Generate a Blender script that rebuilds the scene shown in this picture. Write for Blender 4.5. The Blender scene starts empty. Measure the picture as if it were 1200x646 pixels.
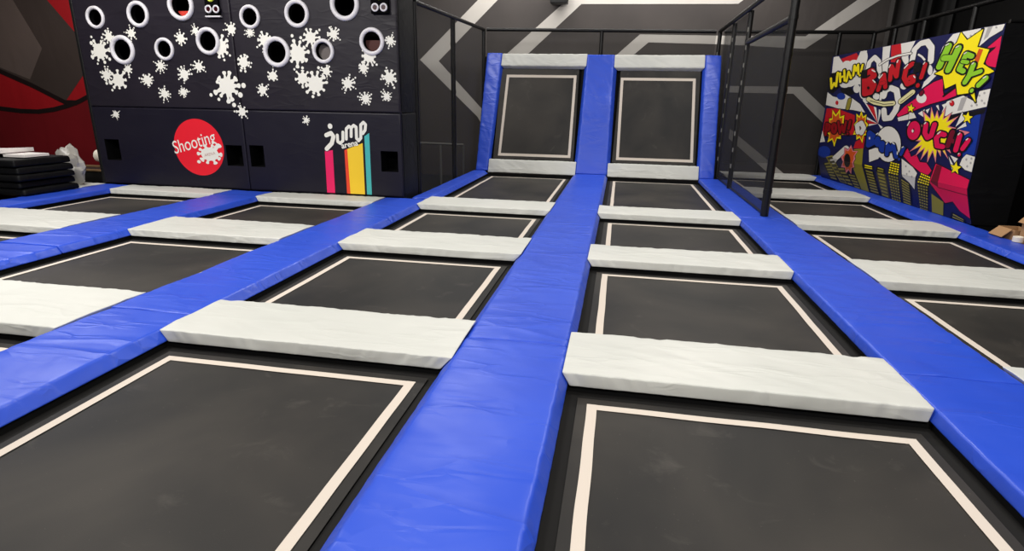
import bpy, math, random
import numpy as np
from mathutils import Vector, Matrix, noise, geometry

scene = bpy.context.scene
col = scene.collection
PI = math.pi

# ------------------------------------------------------------------ materials
def lin(c):
    return tuple(((v/255/12.92) if v/255 <= .04045 else ((v/255+.055)/1.055)**2.4) for v in c)

def new_mat(name):
    m = bpy.data.materials.new(name); m.use_nodes = True
    nt = m.node_tree; b = nt.nodes['Principled BSDF']
    return m, nt, b

def link(nt, a, b): nt.links.new(a, b)

def coords(nt, scale=(1, 1, 1), rand=True, rot=0):
    tc = nt.nodes.new('ShaderNodeTexCoord'); mp = nt.nodes.new('ShaderNodeMapping')
    mp.inputs['Scale'].default_value = scale; mp.inputs['Rotation'].default_value = (0, 0, rot)
    if rand:
        oi = nt.nodes.new('ShaderNodeObjectInfo'); mul = nt.nodes.new('ShaderNodeMath'); mul.operation = 'MULTIPLY'
        mul.inputs[1].default_value = 37.0
        link(nt, oi.outputs['Random'], mul.inputs[0])
        add = nt.nodes.new('ShaderNodeVectorMath'); add.operation = 'ADD'
        link(nt, tc.outputs['Object'], add.inputs[0]); link(nt, mul.outputs[0], add.inputs[1])
        link(nt, add.outputs[0], mp.inputs['Vector'])
    else:
        link(nt, tc.outputs['Object'], mp.inputs['Vector'])
    return mp.outputs['Vector']

def noise_tex(nt, vec, scale, detail=3, rough=.5, dist=0):
    n = nt.nodes.new('ShaderNodeTexNoise')
    n.inputs['Scale'].default_value = scale; n.inputs['Detail'].default_value = detail
    n.inputs['Roughness'].default_value = rough; n.inputs['Distortion'].default_value = dist
    link(nt, vec, n.inputs['Vector'])
    return n.outputs['Fac']

def ramp(nt, fac, stops):
    r = nt.nodes.new('ShaderNodeValToRGB')
    e = r.color_ramp.elements
    while len(e) < len(stops): e.new(.5)
    for k, (p, c) in zip(e, stops): k.position = p; k.color = (*c, 1)
    link(nt, fac, r.inputs['Fac'])
    return r.outputs['Color']

def bump(nt, b, height, strength, dist, prev=None):
    n = nt.nodes.new('ShaderNodeBump'); n.inputs['Strength'].default_value = strength
    n.inputs['Distance'].default_value = dist
    link(nt, height, n.inputs['Height'])
    if prev: link(nt, prev, n.inputs['Normal'])
    link(nt, n.outputs['Normal'], b.inputs['Normal'])
    return n.outputs['Normal']

def plain(name, rgb, rough=.6, metal=0, spec=.5, bumpy=0, bscale=40):
    m, nt, b = new_mat(name)
    b.inputs['Base Color'].default_value = (*lin(rgb), 1)
    b.inputs['Roughness'].default_value = rough; b.inputs['Metallic'].default_value = metal
    b.inputs['Specular IOR Level'].default_value = spec
    if bumpy:
        v = coords(nt); bump(nt, b, noise_tex(nt, v, bscale, 3), bumpy, .01)
    return m

def math_node(nt, op, a, b=None, c=None):
    n = nt.nodes.new('ShaderNodeMath'); n.operation = op
    for i, x in enumerate((a, b, c)):
        if x is None: continue
        if isinstance(x, (int, float)): n.inputs[i].default_value = x
        else: link(nt, x, n.inputs[i])
    return n.outputs[0]

def crease(nt, vec, scale, mscale):
    """sparse sharp folds: ridges along warped cell borders, kept only in patches"""
    wv = nt.nodes.new('ShaderNodeTexNoise'); wv.inputs['Scale'].default_value = scale*.8; wv.inputs['Detail'].default_value = 1
    link(nt, vec, wv.inputs['Vector'])
    ad = nt.nodes.new('ShaderNodeVectorMath'); ad.operation = 'MULTIPLY_ADD'; ad.inputs[1].default_value = (.35, .35, .35)
    link(nt, wv.outputs['Color'], ad.inputs[0]); link(nt, vec, ad.inputs[2])
    vo = nt.nodes.new('ShaderNodeTexVoronoi'); vo.feature = 'DISTANCE_TO_EDGE'; vo.inputs['Scale'].default_value = scale
    link(nt, ad.outputs[0], vo.inputs['Vector'])
    rdg = math_node(nt, 'POWER', math_node(nt, 'SUBTRACT', 1.0, math_node(nt, 'MINIMUM', math_node(nt, 'MULTIPLY', vo.outputs['Distance'], 4.5), 1.0)), 1.6)
    mk = nt.nodes.new('ShaderNodeMapRange'); mk.inputs['From Min'].default_value = .47; mk.inputs['From Max'].default_value = .62
    link(nt, noise_tex(nt, vec, mscale, 1), mk.inputs['Value'])
    return math_node(nt, 'MULTIPLY', rdg, mk.outputs[0])

def vinyl(name, rgb, rgb2, rough, wr=.5, spec=.5, cscale=1.5):
    """coated PVC cloth: soft creases, a few sharp wrinkles, fine weave"""
    m, nt, b = new_mat(name)
    v = coords(nt); vs = coords(nt, (1.0, 3.2, 3.0)); vd = coords(nt, (1.0, 2.8, 2.8), rot=.5)
    c = ramp(nt, noise_tex(nt, v, cscale, 3), [(.3, lin(rgb)), (.7, lin(rgb2))])
    link(nt, c, b.inputs['Base Color'])
    b.inputs['Specular IOR Level'].default_value = spec
    rr = nt.nodes.new('ShaderNodeMapRange'); rr.inputs['To Min'].default_value = rough-.07; rr.inputs['To Max'].default_value = rough+.1
    link(nt, noise_tex(nt, v, 4, 3), rr.inputs['Value']); link(nt, rr.outputs[0], b.inputs['Roughness'])
    n1 = bump(nt, b, noise_tex(nt, vs, 1.7, 1, .4, .8), wr*.28, .03)
    n2 = bump(nt, b, crease(nt, vd, 1.5, 1.1), wr*.7, .014, n1)
    n3 = bump(nt, b, crease(nt, vs, 3.2, 1.9), wr*.5, .008, n2)
    bump(nt, b, noise_tex(nt, v, 160, 1), .06, .002, n3)
    return m

M = {}
M['blue'] = vinyl('blue_vinyl', (38, 76, 200), (42, 82, 208), .38, .6)
M['white'] = vinyl('light_grey_vinyl', (204, 205, 198), (212, 212, 205), .48, .55)
M['wallpad'] = vinyl('aubergine_black_vinyl', (28, 24, 33), (33, 28, 38), .5, .35, .35)
M['wallpad_low'] = vinyl('deep_navy_vinyl', (21, 18, 32), (24, 21, 34), .48, .2, .35)
M['blackpad'] = vinyl('black_vinyl', (13, 13, 13), (17, 17, 17), .55, .4, .3)
M['mat_black'] = vinyl('black_mat_vinyl', (7, 7, 8), (10, 10, 11), .6, .5, .2)
M['white_vinyl'] = plain('white_ring_vinyl', (225, 222, 226), .45, bumpy=.15, bscale=12)
M['tape'] = plain('cream_webbing', (214, 202, 188), .75, bumpy=.1, bscale=120)
M['frame'] = plain('black_frame_cloth', (11, 11, 11), .85, spec=.2)
M['post'] = plain('black_foam_sleeve', (12, 11, 11), .42, spec=.4, bumpy=.15, bscale=18)
M['cover'] = plain('dark_spring_cover_cloth', (25, 24, 23), .8, spec=.2)
M['strap'] = plain('grey_cable_tie', (120, 118, 112), .4)
M['steel'] = plain('grey_painted_steel', (128, 127, 122), .4, .3)
M['hole'] = plain('black_recess', (3, 3, 4), .9, spec=.1)
M['floor'] = plain('dark_rubber_floor', (30, 29, 28), .8, spec=.3, bumpy=.1, bscale=30)
M['splat'] = plain('cream_print', (240, 238, 228), .55)
M['signred'] = plain('red_print', (236, 28, 46), .5)
M['pink'] = plain('pink_print', (240, 28, 100), .5)
M['orange'] = plain('orange_print', (238, 72, 40), .5)
M['yellow'] = plain('yellow_print', (253, 210, 48), .5)
M['teal'] = plain('teal_print', (72, 184, 182), .5)
M['pale_red'] = plain('faded_letter_print', (196, 150, 140), .6)
M['lampred'] = plain('dark_red_lens', (52, 4, 14), .25)
M['led'] = plain('yellow_green_digit', (190, 200, 60), .5)
M['flap_red'] = plain('red_board', (216, 60, 46), .6)
M['flap_grey'] = plain('grey_board', (120, 112, 110), .7)
M['flap_brown'] = plain('red_brown_board', (84, 44, 38), .7)
M['card'] = plain('brown_cardboard', (178, 138, 98), .85, spec=.2, bumpy=.1, bscale=25)
M['card_in'] = plain('brown_cardboard_inside', (120, 94, 66), .9, spec=.2)
M['paper'] = plain('white_foam_sheet', (236, 230, 226), .6)
M['plastic'] = plain('grey_plastic_film', (172, 168, 160), .3, bumpy=.5, bscale=14)
M['tray'] = plain('black_tray_plastic', (20, 19, 18), .45)
M['roll'] = plain('white_roll_paper', (232, 224, 208), .7)
M['speaker'] = plain('black_speaker_case', (12, 12, 13), .5)

# jumping bed: woven polypropylene with dust and scuffs; pale patches also paint in light sheen
m, nt, b = new_mat('black_woven_bed')
v = coords(nt)
dust_sheen = noise_tex(nt, v, .9, 4, .5, .4)
c1 = ramp(nt, dust_sheen, [(.36, lin((30, 29, 28))), (.66, lin((58, 54, 49)))])
vsc = coords(nt, (1.0, 1.4, 1))
sc = noise_tex(nt, vsc, 3.4, 6, .6, .8)
mx = nt.nodes.new('ShaderNodeMixRGB'); mx.blend_type = 'MIX'
fac = nt.nodes.new('ShaderNodeMapRange'); fac.inputs['From Min'].default_value = .60; fac.inputs['From Max'].default_value = .85; fac.inputs['To Max'].default_value = .5
link(nt, sc, fac.inputs['Value']); link(nt, fac.outputs[0], mx.inputs['Fac'])
link(nt, c1, mx.inputs['Color1']); mx.inputs['Color2'].default_value = (*lin((94, 89, 83)), 1)
sp = noise_tex(nt, v, 90, 2)
f2 = nt.nodes.new('ShaderNodeMapRange'); f2.inputs['From Min'].default_value = .74; f2.inputs['From Max'].default_value = .82; f2.inputs['To Max'].default_value = .5
link(nt, sp, f2.inputs['Value'])
mx2 = nt.nodes.new('ShaderNodeMixRGB'); link(nt, f2.outputs[0], mx2.inputs['Fac']); link(nt, mx.outputs[0], mx2.inputs['Color1'])
mx2.inputs['Color2'].default_value = (*lin((130, 124, 114)), 1)
link(nt, mx2.outputs[0], b.inputs['Base Color'])
b.inputs['Roughness'].default_value = .58; b.inputs['Specular IOR Level'].default_value = .28
bump(nt, b, noise_tex(nt, v, 220, 1), .12, .002)
M['bed'] = m

# netting: see-through black knotted mesh
m, nt, b = new_mat('black_safety_netting')
b.inputs['Base Color'].default_value = (*lin((16, 16, 16)), 1); b.inputs['Roughness'].default_value = .8
tr = nt.nodes.new('ShaderNodeBsdfTransparent'); ms = nt.nodes.new('ShaderNodeMixShader'); ms.inputs['Fac'].default_value = .6
link(nt, tr.outputs[0], ms.inputs[1]); link(nt, b.outputs[0], ms.inputs[2])
link(nt, ms.outputs[0], nt.nodes['Material Output'].inputs['Surface'])
M['net'] = m
m2 = m.copy(); m2.name = 'thin_black_safety_netting'
for n in m2.node_tree.nodes:
    if n.type == 'MIX_SHADER': n.inputs['Fac'].default_value = .42
M['net_thin'] = m2

# printed wall banner cloth
def banner(name, rgb, rgb2):
    m, nt, b = new_mat(name)
    v = coords(nt, rand=False); vz = coords(nt, (1.5, 1, .5), rand=False)
    link(nt, ramp(nt, noise_tex(nt, v, .7, 4), [(.3, lin(rgb)), (.7, lin(rgb2))]), b.inputs['Base Color'])
    b.inputs['Roughness'].default_value = .6; b.inputs['Specular IOR Level'].default_value = .3
    n1 = bump(nt, b, noise_tex(nt, vz, 1.1, 2, .45, 1.0), .3, .06)
    bump(nt, b, noise_tex(nt, v, 90, 2), .1, .004, n1)
    return m
M['banner'] = banner('charcoal_banner', (74, 69, 67), (86, 80, 77))
M['banner_dark'] = banner('dark_charcoal_banner', (58, 54, 52), (64, 60, 58))
M['banner_white'] = banner('white_banner_print', (214, 208, 200), (224, 219, 212))
M['curtain'] = banner('black_curtain', (17, 16, 16), (22, 21, 21))
M['red'] = banner('red_wall_paint', (150, 14, 22), (164, 20, 28))
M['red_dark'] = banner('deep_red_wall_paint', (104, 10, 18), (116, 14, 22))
M['brown'] = banner('brown_grey_wall_paint', (58, 48, 44), (64, 53, 49))
M['brown_light'] = banner('light_brown_grey_wall_paint', (88, 76, 72), (96, 82, 76))
M['brown_black'] = banner('black_wall_paint', (22, 10, 10), (26, 13, 13))

# comic mural inks
INK = dict(W=(226, 222, 214), K=(13, 11, 15), N=(17, 20, 74), R=(196, 22, 34), P=(222, 14, 78), Y=(250, 228, 20), G=(142, 200, 42),
           B=(18, 52, 150), C=(224, 216, 160), O=(214, 84, 28), D=(112, 8, 36), V=(150, 138, 52), A=(70, 64, 40), U=(150, 140, 36),
           E=(170, 166, 164), S=(226, 128, 140), T=(150, 8, 20))
for k, c in INK.items(): M['ink'+k] = plain('mural_ink_'+dict(W='white', K='black', N='navy', R='red', P='magenta', Y='yellow', G='green', B='blue',
           C='cream', O='orange', D='maroon', V='khaki', A='umber', U='olive', E='grey', S='salmon', T='crimson')[k], c, .5, spec=.35)

# ------------------------------------------------------------------ object helpers
def prop(o, label=None, cat=None, group=None, kind=None):
    if label: o['label'] = label
    if cat: o['category'] = cat
    if group: o['group'] = group
    if kind: o['kind'] = kind
    return o

def thing(name, loc, label, cat, group=None):
    o = bpy.data.objects.new(name, None); col.objects.link(o); o.location = loc
    o.empty_display_size = .1
    return prop(o, label, cat, group)

class MB:
    """collects faces with materials; build() links them as one mesh object"""
    def __init__(s): s.v = []; s.f = []; s.m = []; s.mats = []
    def mi(s, mat):
        if mat not in s.mats: s.mats.append(mat)
        return s.mats.index(mat)
    def add(s, vs, fs, mat):
        o = len(s.v); k = s.mi(mat)
        s.v += [tuple(v) for v in vs]
        for f in fs: s.f.append(tuple(i+o for i in f)); s.m.append(k)
    def poly(s, vs, mat): s.add(vs, [tuple(range(len(vs)))], mat)
    def box(s, a, b, mat, r=0):
        x0, y0, z0 = a; x1, y1, z1 = b
        if r > 0:
            vs, fs = rbox((x1-x0, y1-y0, z1-z0), r, 0)
            s.add([(x0+p[0], y0+p[1], z0+p[2]) for p in vs], fs, mat); return
        vs = [(x0, y0, z0), (x1, y0, z0), (x1, y1, z0), (x0, y1, z0), (x0, y0, z1), (x1, y0, z1), (x1, y1, z1), (x0, y1, z1)]
        s.add(vs, [(0, 3, 2, 1), (4, 5, 6, 7), (0, 1, 5, 4), (1, 2, 6, 5), (2, 3, 7, 6), (3, 0, 4, 7)], mat)
    def tube(s, pts, r, mat, n=12, caps=True):
        pts = [Vector(p) for p in pts]; rings = []
        for i, p in enumerate(pts):
            d = (pts[min(i+1, len(pts)-1)]-pts[max(i-1, 0)]).normalized()
            u = d.cross(Vector((0, 0, 1)));
            if u.length < .05: u = d.cross(Vector((0, 1, 0)))
            u.normalize(); w = u.cross(d)
            rings.append([p+u*(r*math.cos(2*PI*k/n))+w*(r*math.sin(2*PI*k/n)) for k in range(n)])
        vs = [v for q in rings for v in q]; fs = []
        for i in range(len(rings)-1):
            for k in range(n):
                fs.append((i*n+k, i*n+(k+1) % n, (i+1)*n+(k+1) % n, (i+1)*n+k))
        if caps: fs += [tuple(range(n)), tuple(reversed(range((len(rings)-1)*n, len(rings)*n)))]
        s.add(vs, fs, mat)
    def torus(s, c, R, r, mat, axis='y', n=40, k=12, flat=1.0):
        vs = []; fs = []
        for i in range(n):
            a = 2*PI*i/n
            for j in range(k):
                b = 2*PI*j/k; q = R+r*math.cos(b); h = r*math.sin(b)*flat
                p = (q*math.cos(a), h, q*math.sin(a)) if axis == 'y' else (q*math.cos(a), q*math.sin(a), h)
                vs.append((c[0]+p[0], c[1]+p[1], c[2]+p[2]))
                fs.append((i*k+j, i*k+(j+1) % k, ((i+1) % n)*k+(j+1) % k, ((i+1) % n)*k+j))
        s.add(vs, fs, mat)
    def build(s, name, parent=None, origin=None, sharp=40):
        me = bpy.data.meshes.new(name)
        o0 = Vector(origin) if origin is not None else Vector((0, 0, 0))
        wp = parent_world(parent) if parent else Vector((0, 0, 0))
        base = o0 if origin is not None else wp
        me.from_pydata([tuple(Vector(v)-base) for v in s.v], [], s.f)
        for m in s.mats: me.materials.append(M[m])
        me.polygons.foreach_set('material_index', s.m)
        me.polygons.foreach_set('use_smooth', [True]*len(s.f))
        me.update(); me.set_sharp_from_angle(angle=math.radians(sharp))
        ob = bpy.data.objects.new(name, me); col.objects.link(ob)
        if parent: ob.parent = parent; ob.location = base-wp
        else: ob.location = base
        return ob

def parent_world(p):
    v = Vector(p.location)
    while p.parent: p = p.parent; v += Vector(p.location)
    return v

def grid1(L, r, n):
    a = [0, r*.25, r*.6, r] if r > 0 else [0]
    mid = list(np.linspace(r, L-r, n+1))[1:-1] if n > 1 else []
    return [*a, *mid, *[L-x for x in reversed(a)]]

def rbox(size, r, n):
    """rounded box shell as a grid; n subdivisions per metre-ish (tuple) or 0"""
    n3 = n if isinstance(n, tuple) else (max(1, n),)*3
    G = [grid1(L, min(r, L*.45), k) for L, k in zip(size, n3)]
    idx = {}; vs = []; fs = []; c_in = [(min(r, L*.45), L-min(r, L*.45)) for L in size]
    def vert(i, j, k):
        key = (i, j, k)
        if key not in idx:
            p = np.array([G[0][i], G[1][j], G[2][k]]); c = np.array([min(max(p[a], c_in[a][0]), c_in[a][1]) for a in range(3)])
            d = p-c; L = np.linalg.norm(d)
            if L > 1e-9: p = c+d/L*min(r, *(s*.45 for s in size))
            idx[key] = len(vs); vs.append(tuple(p))
        return idx[key]
    nx, ny, nz = (len(g)-1 for g in G)
    for i in range(nx):
        for j in range(ny):
            fs.append((vert(i, j, 0), vert(i, j+1, 0), vert(i+1, j+1, 0), vert(i+1, j, 0)))
            fs.append((vert(i, j, nz), vert(i+1, j, nz), vert(i+1, j+1, nz), vert(i, j+1, nz)))
    for i in range(nx):
        for k in range(nz):
            fs.append((vert(i, 0, k), vert(i+1, 0, k), vert(i+1, 0, k+1), vert(i, 0, k+1)))
            fs.append((vert(i, ny, k), vert(i, ny, k+1), vert(i+1, ny, k+1), vert(i+1, ny, k)))
    for j in range(ny):
        for k in range(nz):
            fs.append((vert(0, j, k), vert(0, j, k+1), vert(0, j+1, k+1), vert(0, j+1, k)))
            fs.append((vert(nx, j, k), vert(nx, j+1, k), vert(nx, j+1, k+1), vert(nx, j, k+1)))
    return vs, fs

seed = [0]
def pad(name, bot, top, mat, label, cat, group, amp=.004, axis=0, side_amp=.004, parent=None, r=.014, diag=0):
    """upholstered pad: bot/top = four corners each (a0b0, a1b0, a1b1, a0b1); rounded edges, gathered and creased cloth"""
    bot = [Vector(p) for p in bot]; top = [Vector(p) for p in top]
    La = ((top[1]-top[0]).length+(top[2]-top[3]).length)/2; Lb = ((top[3]-top[0]).length+(top[2]-top[1]).length)/2
    Lc = ((top[0]-bot[0]).length+(top[2]-bot[2]).length)/2
    dens = 44 if mat == 'white' else 30
    vs, fs = rbox((La, Lb, Lc), r, (max(3, int(La*dens)), max(3, int(Lb*dens)), 3))
    seed[0] += 1; off = Vector((seed[0]*7.31, seed[0]*3.17, seed[0]*1.7))
    ctr = sum(bot+top, Vector())/8; up = ((top[1]-top[0]).cross(top[3]-top[0])).normalized()
    da = (top[1]-top[0]).normalized(); db = (top[3]-top[0]).normalized()
    V = []
    for (a, b, c) in vs:
        u, w, t = a/La, b/Lb, c/Lc
        q0 = (bot[0]*(1-u)+bot[1]*u)*(1-w)+(bot[3]*(1-u)+bot[2]*u)*w
        q1 = (top[0]*(1-u)+top[1]*u)*(1-w)+(top[3]*(1-u)+top[2]*u)*w
        p = q0*(1-t)+q1*t
        al, ac = (a, b) if axis == 0 else (b, a); Lac = Lb if axis == 0 else La; Lal = La if axis == 0 else Lb
        # gathers across the pad edges and long shallow creases
        n1 = noise.noise(Vector((al*1.6, ac*2.2, 0))+off)
        n2 = abs(noise.noise(Vector((al*4.5+ac*3.2, ac*1.1-al*.6, 4))+off))
        n3 = abs(noise.noise(Vector((al*13, ac*3.0, 9))+off))
        edge = min(ac, Lac-ac)/Lac; ew = math.exp(-edge*9)
        ee = min(al, Lal-al); endw = math.exp(-ee*6)
        crown = 1-(2*ac/Lac-1)**4
        if t > .55:
            k = (t-.55)/.45
            p += up*k*(amp*(1.1*n1+1.2*(.25-n2)*(1+endw)+1.0*(.2-n3)*ew)+.003*crown)
            if diag:
                dd = noise.noise(Vector(((al+ac*1.9)*5.5, (al-ac)*.7, 2))+off); ms_ = max(0, min(1, .5+1.6*noise.noise(Vector((al*1.1, ac*1.4, 7))+off)))
                p += up*k*diag*ms_*(.35-abs(dd))*2*(1-.6*ew)
        # sides bulge and pucker
        if 0.02 < t < .98 or t >= .98:
            s = side_amp*(1.6*(.22-n3)+.8*n1)*math.sin(min(1, t*1.0+.12)*PI*.6)
            if ac < Lac*.03: p -= (db if axis == 0 else da)*s
            elif ac > Lac*.97: p += (db if axis == 0 else da)*s
        V.append(p)
    mb = MB(); mb.add(V, fs, mat)
    o = mb.build(name, origin=(ctr.x, ctr.y, min(v.z for v in V)), sharp=70)
    return prop(o, label, cat, group)

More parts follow.
